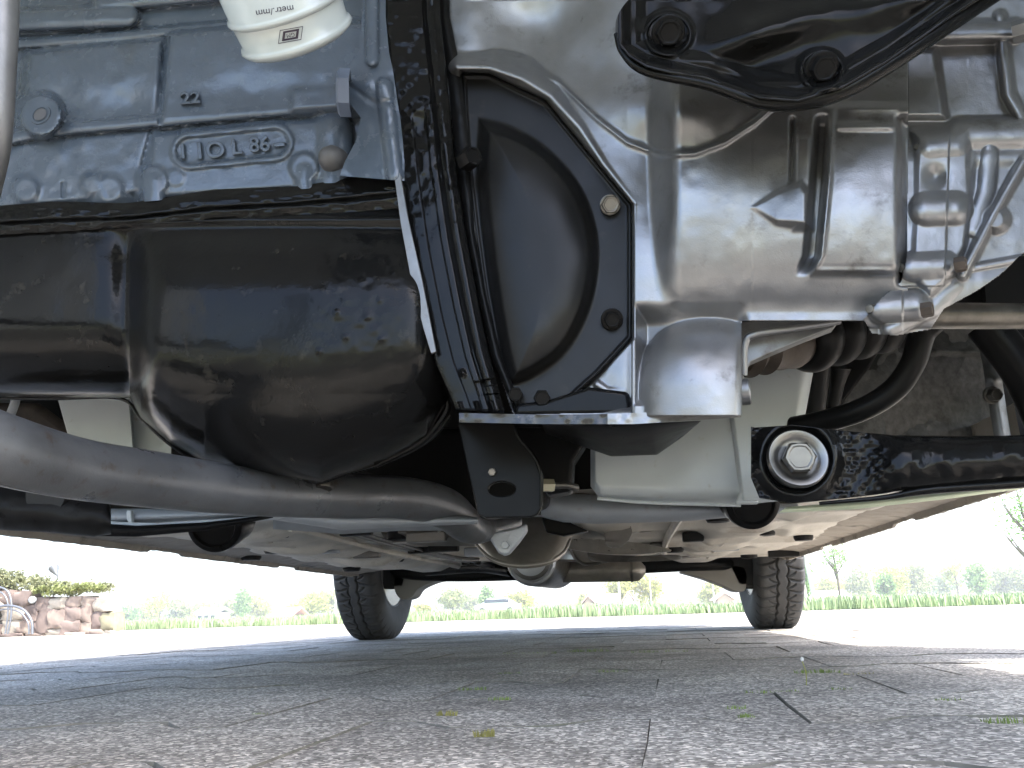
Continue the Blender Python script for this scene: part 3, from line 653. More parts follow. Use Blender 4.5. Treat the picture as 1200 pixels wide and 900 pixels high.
# wheel arch liner
def H_li(x, y, u, v): return -.10*u+nz(x, y, 34, 81)*.012+nz(x, y, 12, 82)*.005+.012*np.exp(-((y-410-(x-1000)*.02)/4)**2)*sst(1085, 1100, x)
relief('wheel_arch_liner', [(960, 380), (1040, 380), (1100, 380), (1150, 380), (1160, 380)], [(965, 520), (1040, 520), (1100, 520), (1150, 520), (1176, 520)], 120, 80, H_li, .88, .01, M_liner, car, angle=180, label='dark grey felt wheel arch liner')
def H_ls(x, y, u, v): return .006*np.sin(v*math.pi)+.012*np.exp(-((y-445)/9)**2)
relief('liner_strip', [(1140, 380), (1152, 430), (1166, 520)], [(1160, 380), (1172, 430), (1186, 520)], 60, 12, H_ls, .84, .006, M_alud, car, label='grey metal edge strip with a nut')
hexbolt('nut', P(1162, 463, .83), (.1, -1, -.2), 8*mpp(1162, 463, .83), M_dsteel, bpy.data.objects['liner_strip'], h=.01, flange=1.3)
tube('suspension_strut', [(1155, 380, .80, 22), (1200, 440, .80, 22), (1235, 520, .8, 22)], M_bsat, car, seg=24)
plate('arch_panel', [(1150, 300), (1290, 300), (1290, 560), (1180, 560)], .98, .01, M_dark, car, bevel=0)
# control arm, right
def H_arm(x, y, u, v):
    h = .022*np.sqrt(np.clip(1-(2*v-1)**2, 0, 1))
    ua = sst(1010, 1060, x); h = h*ua+(.006+.003*nz(x, y, 5, 91))*(1-ua)
    h = smax(h, .014-np.maximum(np.abs(np.hypot(x-935, (y-537))-43)-2, 0)*S*1.2-(x > 1000)*.1, .002)
    return h+nz(x, y, 12, 92)*.002*sst(980, 1080, x)
relief('control_arm', [(880, 500), (884, 501), (930, 498), (990, 505), (1050, 510), (1120, 511), (1270, 509), (1450, 507)], [(880, 560), (890, 584), (930, 590), (990, 584), (1050, 577), (1120, 571), (1270, 557), (1450, 545)], 220, 60, H_arm, .64, .03, M_bwax, car, angle=180, label='glossy black control arm at the right')
ca = bpy.data.objects['control_arm']
tube('rolled_edge', [(960, 590, .638, 2), (1035, 583, .635, 3), (1090, 574, .632, 5), (1200, 566, .632, 6), (1270, 560, .63, 6)], M_bwax, ca, seg=12)
pb = P(935, 537, .614); kb = mpp(935, 537, .62)
lathe_w('bushing_washer', [(-.014, 30*kb), (-.003, 34.5*kb), (.0005, 34.5*kb), (.002, 33*kb), (.0015, 28*kb), (-.0005, 24*kb), (-.0015, 21*kb), (-.001, 0)], pb, (.05, -1, .12), M_steel, ca, seg=64, label='polished round washer')
hexbolt('bolt', pb+np.array([0, -.0005, 0]), (.02, -1, -.05), 19*kb, M_steel, ca, h=.008)
# ---------------- white bodywork around the arm
def H_box(rx, ry, d):
    return lambda x, y, u, v: d*np.clip(1-np.maximum(np.abs(2*u-1)-(1-rx), 0)**2/rx**2*.9, 0, 1)**.5*np.clip(1-np.maximum(np.abs(2*v-1)-(1-ry), 0)**2/ry**2*.9, 0, 1)**.5
relief('frame_rail', [(845, 415), (868, 415), (900, 415), (957, 415)], [(868, 590), (886, 590), (905, 588), (925, 586)], 60, 60, H_box(.2, .1, .02), .80, .12, M_white, car, angle=180, label='white painted frame rail behind the gearbox')
def H_wb(x, y, u, v): return .05*np.clip(1-((u-.12)/.12).clip(-1, 0)**2, 0, 1)**.5*np.clip(1-((v-.82)/.18).clip(0, 1)**2*.95, 0, 1)**.5+nz(x, y, 40, 93)*.002
relief('frame_box', [(692, 490), (700, 488), (760, 488), (820, 488), (860, 485), (872, 500)], [(692, 570), (704, 586), (760, 588), (820, 589), (860, 590), (876, 590)], 90, 60, H_wb, .84, .10, M_white, car, angle=180, label='white pressed frame box below the gearbox')
fb = bpy.data.objects['frame_box']
tube('folded_lip', [(700, 584, .80, 2), (760, 589, .80, 2), (868, 592, .80, 2.2)], M_white, fb, seg=8)
plate('weld_flange', [(866, 500), (874, 502), (873, 560), (882, 572), (890, 590), (862, 590), (868, 575)], .785, .01, M_white, fb, bevel=.002)
relief('crossmember', [(634, 572), (660, 578), (700, 580), (800, 586), (900, 590), (935, 590)], [(634, 606), (660, 612), (700, 614), (800, 611), (900, 603), (935, 600)], 120, 30, lambda x, y, u, v: .03*np.sin(v*math.pi)**.6+nz(x, y, 60, 94)*.006, 1.0, .12, M_grayw, car, angle=180, label='grey-white crossmember at the right')
plate('tunnel_bracket', [(634, 606), (648, 602), (672, 614), (690, 622), (660, 628), (640, 624)], 1.05, .02, M_bsat, car, bevel=.003)
# pale green-white edge below the arm
relief('valance_edge', [(922, 594), (1000, 588), (1100, 578), (1200, 567), (1260, 562)], [(912, 601), (1000, 597), (1100, 586), (1200, 573), (1260, 566)], 60, 8, lambda x, y, u, v: .004*np.sin(v*math.pi), .70, .03, M_green, car, label='pale body edge under the control arm')
# rubber stops
for px, py, rx_, ry_, Y_ in ((883, 590, 33, 26, .93), (250, 616, 34, 25, .93)):
    k2 = mpp(px, py, Y_); p = P(px, py, Y_)
    rb_ = lathe_w('rubber_stop', [(-.05, rx_*k2), (-.01, rx_*k2), (-.003, (rx_-1.5)*k2), (0, (rx_-6)*k2), (0, (rx_-8)*k2), (-.004, (rx_-10)*k2), (-.004, 0)], p, (.1, -1, -.35), M_bsat, car, seg=40, label='round black rubber stop behind the %s arm' % ('right' if px > 600 else 'left'))
# ---------------- left side
relief('left_frame_rail', [(60, 440), (90, 440), (140, 440), (148, 440), (156, 440), (205, 440)], [(88, 540), (110, 540), (150, 540), (157, 540), (165, 540), (200, 540)], 80, 40, lambda x, y, u, v: .02*sst(.66, .60, u)+nz(x, y, 40, 95)*.002, .82, .14, M_white, car, angle=60, label='white painted frame rail left of the sump')
tube('brake_pipe', [(20, 450, .75, 5), (18, 470, .75, 5), (10, 492, .75, 5)], M_grayw, car, seg=12)
def H_la(x, y, u, v): return .018*np.sin(v*math.pi)**.7+nz(x, y, 12, 96)*.002
relief('left_control_arm', [(-60, 560), (0, 566), (60, 575), (128, 585), (130, 598)], [(-60, 622), (0, 621), (60, 624), (110, 629), (130, 626)], 90, 30, H_la, .64, .05, M_bsat, car, angle=180, label='black control arm in shadow at the left')
lathe_w('bushing_washer', [(-.01, .020), (.0, .020), (.0015, .019), (.001, .014), (0, 0)], P(55, 578, .624), (0, -1, -.1), M_rub, bpy.data.objects['left_control_arm'], seg=40)
relief('left_tie_plate', [(100, 612), (160, 616), (240, 612), (320, 603)], [(100, 628), (160, 629), (240, 622), (320, 607)], 60, 8, lambda x, y, u, v: .003*np.sin(v*3.14), .80, .03, M_bsat, car)
relief('left_crossmember', [(120, 596), (200, 596), (300, 596), (400, 600), (560, 606)], [(128, 617), (200, 612), (300, 606), (400, 621), (560, 614)], 90, 20, lambda x, y, u, v: .02*np.sin(v*math.pi)**.6, .84, .10, M_grayw, car, angle=180, label='grey-white crossmember at the left')
lc = bpy.data.objects['left_crossmember']
plate('weld_flange', [(120, 610), (150, 612), (185, 613), (184, 620), (150, 622), (122, 617)], .81, .01, M_white, lc, bevel=.001)
plate('weld_flange', [(148, 598), (153, 598), (154, 611), (158, 616), (152, 616), (148, 608)], .812, .006, M_white, lc, bevel=.001)
plate('folded_lip', [(184, 613), (240, 609), (326, 603), (330, 605), (240, 614), (184, 619)], .81, .02, M_white, lc, bevel=.001)
relief('rear_crossmember', [(320, 596), (400, 600), (470, 606), (560, 600)], [(320, 620), (400, 626), (470, 622), (560, 622)], 60, 12, lambda x, y, u, v: .02*np.sin(v*math.pi), 1.02, .1, M_grayw, car, angle=180)
# black sheet behind everything, the bay's shade put into its colour
plate('shade_backing', [(-300, -200), (1500, -200), (1500, 560), (1180, 566), (1000, 575), (640, 600), (540, 605), (330, 604), (140, 606), (-40, 612), (-300, 610)], 1.04, .03, M_dark, car, bevel=0, label='black sheet standing in for the shade behind the engine')
plate('subframe', [(450, 500), (640, 500), (640, 590), (560, 606), (500, 585), (420, 560), (380, 562), (420, 540)], .90, .06, M_bsat, car, bevel=.01)
plate('underbody_shield', [(-60, 470), (40, 470), (80, 500), (90, 540), (-60, 520)], .95, .02, M_rust, car, bevel=.01)
# ---------------- floor pan
def grid_world(name, xs, ys, Z, m, parent=None, **kw):
    X, Y_ = np.meshgrid(xs, ys); V = np.stack([X, Y_, Z(X, Y_)], -1).reshape(-1, 3)
    return mk(name, V, grid_faces(len(xs), len(ys), flip=True), m, parent, angle=180, **kw)
def Zf(X, Y_):
    z = .214+0*X
    z -= .012*sst(.05, .0, np.abs(np.abs(X+.19)-.40)-.03)*sst(1.02, 1.1, Y_)     # longitudinal rails
    z += .05*sst(.13, .08, np.abs(X+.19))                                      # tunnel
    for yy in (1.2, 1.45, 1.62, 1.85, 2.1): z -= .010*np.exp(-((Y_-yy)/.014)**2)*sst(.12, .16, np.abs(X+.19))*sst(.6, .56, np.abs(X+.19))
    for xx, yy in ((-.62, 1.5), (-.62, 1.9), (.24, 1.6), (.24, 2.0), (.3, 1.25), (-.55, 1.3)):
        d = np.hypot((X-xx)/1.3, Y_-yy); z -= .008*np.exp(-((d-.06)/.012)**2)
    z += nz(X*100+200, Y_*100, 22, 101)*.006+nz(X*100+200, Y_*100, 5, 102)*.0016
    return z
grid_world('floor_pan', np.linspace(-.83, .46, 150), np.linspace(.98, 2.5, 170), Zf, M_floor, car, label='dusty beige underbody floor with pressed ribs')
fp = bpy.data.objects['floor_pan']
for i, (px, py, r_) in enumerate(((324, 629, .026), (323, 648, .028), (294, 656, .026), (412, 669, .03), (460, 658, .034), (466, 632, .022), (842, 611, .024), (897, 627, .024), (942, 633, .024), (878, 654, .028), (790, 647, .028))):
    r_ *= .85; g = G(px, py, .203); lathe_w('rubber_plug', [(-.02, r_), (0, r_), (.005, r_*.86), (.006, r_*.4), (.006, 0)], g+np.array([0, 0, .004]), (0, 0, -1), M_rub, fp, seg=20)
def sill(name, x0, x1, label):
    n = 140; ys = np.linspace(.80 if x0 < 0 else .84, 2.52, n); m_ = MB(); prof = [(0, .26), (0.0, .216), (.2, .212), (.5, .210), (.72, .206), (.74, .196), (.80, .196), (.82, .206), (1.0, .22), (1.0, .27)]
    V = []; r2 = np.random.default_rng(5)
    for j, y in enumerate(ys):
        for k, (a, z) in enumerate(prof):
            jz = (r2.random()-.5)*.0015+(.005 if 5 <= k <= 6 and (j//9) % 5 == 0 else 0); V.append((x0+(x1-x0)*a, y, z+jz+.0))
    F = grid_faces(len(prof), n); V, F = fixnormals(V, F)
    o = mk(name, V, F, M_sill, car, angle=30, label=label); return o
sill('left_sill', -.765, -.865, 'dirty left sill seam'); sill('right_sill', .40, .495, 'dirty right sill seam')
# chassis rail strips on the floor
for k_, (px_, py_, a_, b_) in enumerate(((520, 640, .03, .012), (556, 646, .02, .02), (500, 628, .035, .01), (812, 628, .02, .012), (850, 640, .03, .01), (772, 640, .02, .02), (918, 648, .04, .008), (380, 642, .03, .01), (430, 648, .03, .008))):
    g_ = G(px_, py_, .205); MB().box((g_[0]-a_, g_[1]-b_, .194), (g_[0]+a_, g_[1]+b_, .212)).build('floor_clip', (M_rub, M_grayw, M_shield)[k_ % 3], fp, bevel=.003)
for x_ in (-.60, -.49, .09, .21): tube_w('floor_bead', [(x_, 1.15, .206), (x_, 1.7, .205), (x_+.02, 2.3, .206)], .007, M_floor, fp, seg=8)
# heat shields and foil in the tunnel
def Hfoil(seed, a=.03): return lambda x, y, u, v: nz(x, y, 11, seed)*a+nz(x, y, 5, seed+1)*a*.5
for k_, (pts_, Yf_) in enumerate((([(645, 617), (700, 612), (742, 614), (746, 624), (700, 630), (652, 630)], 1.5), ([(706, 614), (736, 612), (740, 626), (728, 640), (712, 640), (708, 628)], 1.46), ([(650, 631), (704, 632), (760, 638), (786, 646), (720, 650), (664, 642)], 1.7), ([(738, 616), (772, 614), (766, 622), (742, 624)], 1.55), ([(688, 646), (740, 651), (792, 650), (790, 656), (700, 658)], 1.85))):
    plate('foil_shield', pts_, lambda a, b, Yf_=Yf_: Yf_+.03*math.sin(a*.22)+.02*math.sin(b*.5), .012, (M_foil, M_shield, M_foil, M_foil, M_shield)[k_], car, bevel=.003, smoothed=True, angle=50)
relief('tunnel_shield', [(440, 612), (490, 606), (545, 610), (560, 624)], [(452, 634), (500, 640), (540, 640), (566, 640)], 50, 20, lambda x, y, u, v: .05*np.sin(v*3.1)+nz(x, y, 12, 115)*.02, 1.42, .03, M_shield, car, angle=60, label='curved brown tunnel shield left of the flange')
tube('shield_rim', [(462, 636, 1.38, 1.6), (490, 634, 1.37, 1.8), (510, 627, 1.36, 1.8), (518, 618, 1.35, 1.6)], M_foil, bpy.data.objects['tunnel_shield'], seg=8)
plate('foil_shield', [(478, 644), (520, 641), (562, 648), (596, 652), (580, 657), (520, 656), (486, 653)], 1.9, .01, M_foil, car, bevel=.002, smoothed=True)
for k_ in (0, .018): tube_w('brake_line', [(-.42+k_, 1.03, .200), (-.42+k_, 1.5, .199), (-.40+k_, 1.9, .199), (-.36+k_, 2.45, .2)], .003, M_steel, fp, seg=8)
for k_, (x_, y_) in enumerate(((-.41, 1.2), (-.41, 1.6), (-.39, 2.05))): MB().box((x_-.02, y_-.008, .194), (x_+.03, y_+.008, .206)).build('line_clip', M_rub, fp, bevel=.002)
tube('fuel_line', [(520, 650, 1.8, 1.6), (560, 655, 1.9, 1.6), (700, 657, 2.1, 1.4), (820, 652, 2.2, 1.4)], M_steel, car, seg=8)
plate('exhaust_hanger', [(664, 640), (700, 646), (720, 657), (700, 662), (684, 663), (672, 655)], 2.0, .01, M_shield, car, bevel=.001)
tube('hanger_rod', [(668, 641, 1.98, 1.4), (676, 655, 1.98, 1.4), (690, 661, 1.98, 1.6), (724, 655, 1.98, 1.4)], M_steel, car, seg=8)
# resonator end, muffler, rear beam
pc = P(622, 655, 2.05); kc = mpp(622, 655, 2.05)
lathe_w('exhaust_resonator', [(-.01, 22*kc), (.0, 30*kc), (.02, 31*kc), (.06, 31*kc), (.3, 31*kc), (.33, 24*kc)], pc, (.12, 1, .0), M_steel, car, seg=48, angle=50, label='shiny round resonator end')
lathe_w('resonator_ring', [(0, 18*kc), (.006, 24*kc), (.0, 28*kc), (.01, 30*kc)], pc-np.array([0, .012, 0]), (.12, 1, 0), M_flange, bpy.data.objects['exhaust_resonator'], seg=40)
p1_, p2_ = P(640, 670, 2.25), P(752, 668, 2.25); km = mpp(700, 669, 2.25); Lm = np.linalg.norm(p2_-p1_)
lathe_w('muffler', [(0, 8*km), (.01, 12*km), (.02, 12.8*km), (Lm-.03, 12.8*km), (Lm-.01, 12.3*km), (Lm, 9*km), (Lm+.01, 4*km)], p1_, p2_-p1_, M_shield, car, seg=36, angle=40, label='horizontal brownish steel muffler')
lathe_w('end_seam', [(0, 13.6*km), (.006, 13.6*km)], p2_-(p2_-p1_)/Lm*.03, p2_-p1_, M_steel, bpy.data.objects['muffler'], seg=36)
tube('rear_beam', [(455, 667, 2.7, 8), (490, 672, 2.62, 8), (540, 674, 2.6, 7.5), (620, 672, 2.58, 7.5), (700, 667, 2.58, 7.5), (760, 664, 2.58, 7.5), (830, 661, 2.6, 7.5), (885, 660, 2.7, 8)], M_bsat, car, seg=20, label='black rear axle beam')
tube_w('exhaust_tail_pipe', [P(600, 668, 2.2), P(560, 664, 2.35), P(500, 668, 2.5)], .018, M_bsat, car, seg=14)
M_arm = mat('dusty_grey_arm', (.2, .19, .17), .6)
plate('trailing_arm', [(462, 664), (500, 672), (528, 678), (508, 682), (490, 690), (482, 700), (470, 702), (462, 690)], 2.66, .10, M_arm, car, bevel=.004, smoothed=True)
plate('trailing_arm', [(796, 670), (830, 664), (872, 664), (874, 690), (862, 693), (846, 686), (824, 678)], 2.62, .10, M_arm, car, bevel=.004, smoothed=True)
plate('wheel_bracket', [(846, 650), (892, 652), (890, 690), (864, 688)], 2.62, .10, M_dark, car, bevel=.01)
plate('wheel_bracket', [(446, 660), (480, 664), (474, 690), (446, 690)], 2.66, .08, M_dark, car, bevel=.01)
# ---------------- rear wheels
def make_wheel(cx, cy, inner):        # inner = +1 when the inner side faces +x
    Rw, W = .288, .145; na, nu = 920, 104
    wheel = bpy.data.objects.new('rear_wheel', None); wheel.empty_display_size = .1
    base = WL[car.name]; c = np.array([cx, cy, Rw-.004]); wheel.location = (c-base).tolist(); link(wheel, car); WL[wheel.name] = c
    prof = []                                                 # (x, radius): inner side, shoulder, tread, shoulder, outer side
    for t in np.linspace(0, 1, 12): prof.append((-W/2*(.86+.18*math.sin(t*math.pi*.8)), .178+(.262-.178)*t))
    for t in np.linspace(-1, 1, nu-24): prof.append((W/2*.90*t, Rw-.004*t*t-.010*abs(t)**12))
    for t in np.linspace(1, 0, 12): prof.append((W/2*(.86+.18*math.sin(t*math.pi*.8)), .178+(.262-.178)*t))
    prof = np.array(prof); A = np.linspace(0, 2*math.pi, na, endpoint=False); pitch = 2*math.pi/46
    X = np.broadcast_to(prof[:, 0][None], (na, len(prof))); Rr = np.broadcast_to(prof[:, 1][None], (na, len(prof))).copy(); AA = A[:, None]
    u = X/(W/2*.90); tread = np.zeros(len(prof), bool); tread[12:-12] = True
    s = (AA/pitch) % 1.0
    g = np.zeros_like(Rr)
    for sg in (1, -1):
        q = np.clip(sg*u, 0, 1)
        side = (sg*u > .02)
        s2 = (AA/pitch+(0.5 if sg < 0 else 0)) % 1.0
        wave = .17+.10*np.abs(np.sin(math.pi*s2))
        g = np.maximum(g, side*np.exp(-((q-wave)/.032)**2))
        arc = .55*np.sqrt(np.clip((q-.17)/.83, 0, 1)); d = np.abs(((s2-arc+.5) % 1)-.5)
        g = np.maximum(g, side*(q > .17)*np.exp(-(d/.07)**2))
        arc2 = 1-.45*np.clip((q-.2)/.45, 0, 1)**2; d = np.abs(((s2-arc2+.5) % 1)-.5)
        g = np.maximum(g, side*(q > .2)*(q < .62)*np.exp(-(d/.07)**2)*.8)
    Rr -= .0115*g*tread[None]
    # contact patch flattening
    V = np.stack([X, Rr*np.sin(AA), -Rr*np.cos(AA)], -1).reshape(-1, 3)
    V[:, 2] = np.maximum(V[:, 2], -Rw+.004)
    m_ = len(prof); F = []
    for i in range(na):
        j = (i+1) % na
        for k in range(m_-1): F.append((i*m_+k, j*m_+k, j*m_+k+1, i*m_+k+1))
    mk('tyre', V+c, F, M_tyre, wheel, angle=180)
    s_ = inner
    lathe_w('rim', [(.060, .183), (.064, .176), (.050, .168), (.02, .158), (-.045, .155), (-.050, .10), (-.052, .04), (-.03, .035), (-.03, 0)], c, (s_, 0, 0), M_rim, wheel, seg=56, angle=30)
    lathe_w('brake_drum', [(-.045, .112), (.015, .112), (.022, .106), (.022, .0)], c, (s_, 0, 0), M_bsat, wheel, seg=40)
    tube_w('stub_axle', [c+np.array([s_*.02, 0, 0]), c+np.array([s_*.12, -.02, -.01])], .03, M_bsat, wheel, seg=16)
    return wheel
make_wheel(-.862, 2.79, 1); make_wheel(.468, 2.79, -1)
# ---------------- body above: unseen, added for shade, kept low for a short shadow
prof = [(1.06, .262), (2.44, .262), (2.46, .45), (2.6, .60), (2.98, .60), (3.12, .47), (3.15, .36), (3.5, .38), (3.56, .66), (1.06, .80)]
n = len(prof); V = [(-.90, y, z) for y, z in prof]+[(.53, y, z) for y, z in prof]
F = [list(range(n)), list(range(n, 2*n))[::-1]]+[(i, (i+1) % n, n+(i+1) % n, n+i) for i in range(n)]
V, F = fixnormals(V, F); mk('body', V, F, M_white, car, bevel=.02, angle=40, label='unseen white body shell above the floor, kept low for its shadow')
MB().box((-.90, .06, HOODZ+.1), (.53, 1.05, HOODZ+.115)).build('shade_bonnet', M_white, car)  # unseen bonnet, added to block sun, cut short so light reaches the engine
0 and MB().box((-.90, -.30, HOODZ), (.53, -.27, HOODZ+.1)).build('front_panel', M_white, car, bevel=.008)
for x in (-.90, .515): MB().box((x, -.05, .30), (x+.015, 1.07, HOODZ+.1)).build('shade_wing', M_white, car)  # unseen wings, added to keep side sun off engine and near ground

# ================================================================ GROUND
M_pave = mat('exposed_aggregate_paver', (.37, .352, .32), .85, var=.18, vscale=9, bump=.3, bscale=260, bump2=.8, b2scale=800)
# speckled aggregate
n_ = M_pave.node_tree; L_ = n_.links; b_ = n_.nodes['Principled BSDF']; src = b_.inputs['Base Color'].links[0].from_socket
geo = n_.nodes.new('ShaderNodeNewGeometry'); vo = n_.nodes.new('ShaderNodeTexVoronoi'); vo.inputs['Scale'].default_value = 420; L_.new(geo.outputs['Position'], vo.inputs['Vector'])
sep = n_.nodes.new('ShaderNodeSeparateColor'); L_.new(vo.outputs['Color'], sep.inputs[0])
rp = n_.nodes.new('ShaderNodeValToRGB'); rp.color_ramp.elements[0].color = (.25, .24, .23, 1); rp.color_ramp.elements[1].color = (2.3, 2.25, 2.2, 1); rp.color_ramp.elements[0].position = .05
e = rp.color_ramp.elements.new(.7); e.color = (.95, .95, .95, 1); L_.new(sep.outputs[0], rp.inputs[0])
mx = n_.nodes.new('ShaderNodeMix'); mx.data_type = 'RGBA'; mx.blend_type = 'MULTIPLY'; mx.inputs[0].default_value = .9; L_.new(src, mx.inputs[6]); L_.new(rp.outputs[0], mx.inputs[7])
oi = n_.nodes.new('ShaderNodeObjectInfo'); rp2 = n_.nodes.new('ShaderNodeValToRGB'); rp2.color_ramp.elements[0].color = (.86, .86, .87, 1); rp2.color_ramp.elements[1].color = (1.12, 1.11, 1.1, 1); L_.new(oi.outputs['Random'], rp2.inputs[0])
mx2 = n_.nodes.new('ShaderNodeMix'); mx2.data_type = 'RGBA'; mx2.blend_type = 'MULTIPLY'; mx2.inputs[0].default_value = 1; L_.new(mx.outputs[2], mx2.inputs[6]); L_.new(rp2.outputs[0], mx2.inputs[7])
ns = n_.nodes.new('ShaderNodeTexNoise'); ns.inputs['Scale'].default_value = 3.2; ns.inputs['Detail'].default_value = 7; ns.inputs['Roughness'].default_value = .65; L_.new(geo.outputs['Position'], ns.inputs['Vector'])
rs = n_.nodes.new('ShaderNodeValToRGB'); rs.color_ramp.elements[0].position = .35; rs.color_ramp.elements[0].color = (.55, .52, .49, 1); rs.color_ramp.elements[1].position = .6; rs.color_ramp.elements[1].color = (1.08, 1.07, 1.05, 1); L_.new(ns.outputs['Fac'], rs.inputs[0])
mx3 = n_.nodes.new('ShaderNodeMix'); mx3.data_type = 'RGBA'; mx3.blend_type = 'MULTIPLY'; mx3.inputs[0].default_value = 1; L_.new(mx2.outputs[2], mx3.inputs[6]); L_.new(rs.outputs[0], mx3.inputs[7])
L_.new(mx3.outputs[2], b_.inputs['Base Color'])
M_soil = mat('joint_sand', (.13, .12, .10), .95, var=.3, vscale=60, bump=.5, bscale=150, dirt=(.05, .06, .03), dirt_amt=.3, dscale=12)
M_grass = mat('field_green', (.22, .29, .15), .7, var=.25, vscale=1.5)
M_lawn = mat('pale_verge', (.34, .36, .16), .9, var=.2, vscale=3)
def sheet(name, pts, z, m, label=None):
    V = [(x, y, z) for x, y in pts]
    return mk(name, V, [list(range(len(V)))], m, None, smooth=False, kind='structure')
sheet('ground', [(-2500, -60), (2500, -60), (2500, 2800), (-2500, 2800)], -.022, M_lawn)
e0, e1 = np.array([-9.0, 13.6]), np.array([4.4, 10.25]); ed = (e1-e0)/np.linalg.norm(e1-e0); en = np.array([-ed[1], ed[0]])
def edge_pt(s, off): q = e0+ed*s+en*off; return float(q[0]), float(q[1])
# paving: top sheet under the joints
pv = sheet('paving', [(-14, -4), (12, -4), edge_pt(22, -.9), edge_pt(-8, -.9)], -.010, M_soil)
# double-T pavers
PL, PW = .20, .165; W1, W0 = .098, .067       # half widths at the ends and at the waist
def tee(seed, sub=True):
    r_ = np.random.default_rng(seed); a = PL/2+.0003
    out = [(-a, -W1), (-.068, -W1), (-.036, -W0), (.036, -W0), (.068, -W1), (a, -W1), (a, W1), (.068, W1), (.036, W0), (-.036, W0), (-.068, W1), (-a, W1)]
    out = [(x*(1-.002), y-(.0006 if y > 0 else -.0006)) for x, y in out]
    out = [(x+(r_.random()-.5)*.003, y+(r_.random()-.5)*.003) for x, y in out]
    o2 = []
    for i, (x, y) in enumerate(out):
        x2, y2 = out[(i+1) % len(out)]; k = .4+.2*r_.random(); o2 += [(x, y), (x*(1-k)+x2*k+(r_.random()-.5)*.0022, y*(1-k)+y2*k+(r_.random()-.5)*.0022)]
    out = o2
    n = len(out); inn = [(x*.994, y*.985) for x, y in out]
    V = [(x, y, -.02) for x, y in out]+[(x, y, -.0028+r_.random()*.001) for x, y in out]+[(x, y, 0) for x, y in inn]
    F = [(i, (i+1) % n, n+(i+1) % n, n+i) for i in range(n)]+[(n+i, n+(i+1) % n, 2*n+(i+1) % n, 2*n+i) for i in range(n)]+[[2*n+i for i in range(n)]]
    return V, F
pm = []
for s_ in range(6):
    V, F = tee(s_); me = bpy.data.meshes.new('paver'); me.from_pydata(V, [], F); me.materials.append(M_pave); me.materials.append(M_soil); pm.append(me); me.polygons.foreach_set('material_index', [1]*(len(F)-1)+[0])
fwd = np.array([-math.sin(YAW), math.cos(YAW)])
cand = []
PA = math.radians(-3.0); ca_, sa_ = math.cos(PA), math.sin(PA)
for j in range(-6, 84):
    for i in range(-70, 60):
        x = i*PL+(PL/2 if j % 2 else 0); y = j*PW
        X, Y_ = x*ca_-y*sa_-.02, x*sa_+y*ca_
        if (np.array([X, Y_])-np.array(edge_pt(0, -1.0)))@en > 0 or Y_ < -1 or not -13 < X < 11: continue
        d = fwd[0]*X+fwd[1]*Y_; lat = abs(X*fwd[1]-Y_*fwd[0])
        vis = d > .28 and lat < d*.68+.25
        cand.append((d*1.0 if vis else 1e3+math.hypot(X, Y_), X, Y_, rng.random(), rng.random(), rng.random(), rng.random(), vis))
cand.sort(key=lambda c: c[0])
first = None; mbs = MB()
for k, (d, X, Y_, r1, r2, r3, r4, vis) in enumerate(cand):
    tilt = Matrix.Rotation(PA, 4, 'Z') @ Matrix.Rotation((r1-.5)*.009, 4, 'X') @ Matrix.Rotation((r2-.5)*.008, 4, 'Y')
    flip = Matrix.Rotation(math.pi if r3 > .5 else 0, 4, 'Z')
    Mx = Matrix.Translation((X, Y_, (r4-.5)*.0018)) @ tilt @ flip
    if k < 296 and vis:
        o = bpy.data.objects.new('paver', pm[int(r3*5.99)]); sc.collection.objects.link(o)
        WLp = WL[pv.name]; o.parent = pv; o.matrix_parent_inverse = Matrix.Identity(4)
        o.matrix_local = Matrix.Translation((-WLp[0], -WLp[1], -WLp[2])) @ Mx
    elif vis or Y_ > 0.0:
        me = pm[int(r3*5.99)]; mbs.add([(Mx @ v.co)[:] for v in me.vertices], [list(p.vertices) for p in me.polygons])
dp = mbs.build('distant_pavers', M_pave, pv, smooth=False, kind='stuff'); dp.data.materials.append(M_soil); nf_ = len(pm[0].polygons); dp.data.polygons.foreach_set('material_index', ([1]*(nf_-1)+[0])*(len(dp.data.polygons)//nf_))
# verge and field
sheet('verge', [edge_pt(-30, -.9), edge_pt(50, -.9), edge_pt(50, 0.1), edge_pt(-30, .1)], -.008, M_lawn)
sheet('field', [edge_pt(-400, 0), edge_pt(900, 0), edge_pt(900, 260), edge_pt(-400, 260)], .0, M_grass)
M_blade = mat('crop_blade', (.22, .28, .16), .55, var=.3, vscale=2)
M_blade.node_tree.nodes['Principled BSDF'].inputs['Transmission Weight'].default_value = 0
nb = 52000; s_ = rng.random(nb)*34-10; off = rng.random(nb)**1.7*9; q = e0[None]+ed[None]*s_[:, None]+en[None]*off[:, None]
hgt = .11+.06*rng.random(nb)+.03*np.sin(s_*1.7); ang = rng.random(nb)*math.pi; wd = .006+.006*rng.random(nb)+off*.0015; lean = (rng.random((nb, 2))-.5)*.10
V = np.zeros((nb, 5, 3)); dx = np.cos(ang)*wd; dy = np.sin(ang)*wd
V[:, 0] = np.stack([q[:, 0]-dx, q[:, 1]-dy, -.01+0*dx], -1); V[:, 1] = np.stack([q[:, 0]+dx, q[:, 1]+dy, -.01+0*dx], -1)
V[:, 2] = np.stack([q[:, 0]+dx*.7+lean[:, 0]*.4, q[:, 1]+dy*.7+lean[:, 1]*.4, hgt*.6], -1); V[:, 3] = np.stack([q[:, 0]-dx*.7+lean[:, 0]*.4, q[:, 1]-dy*.7+lean[:, 1]*.4, hgt*.6], -1)
V[:, 4] = np.stack([q[:, 0]+lean[:, 0], q[:, 1]+lean[:, 1], hgt], -1)
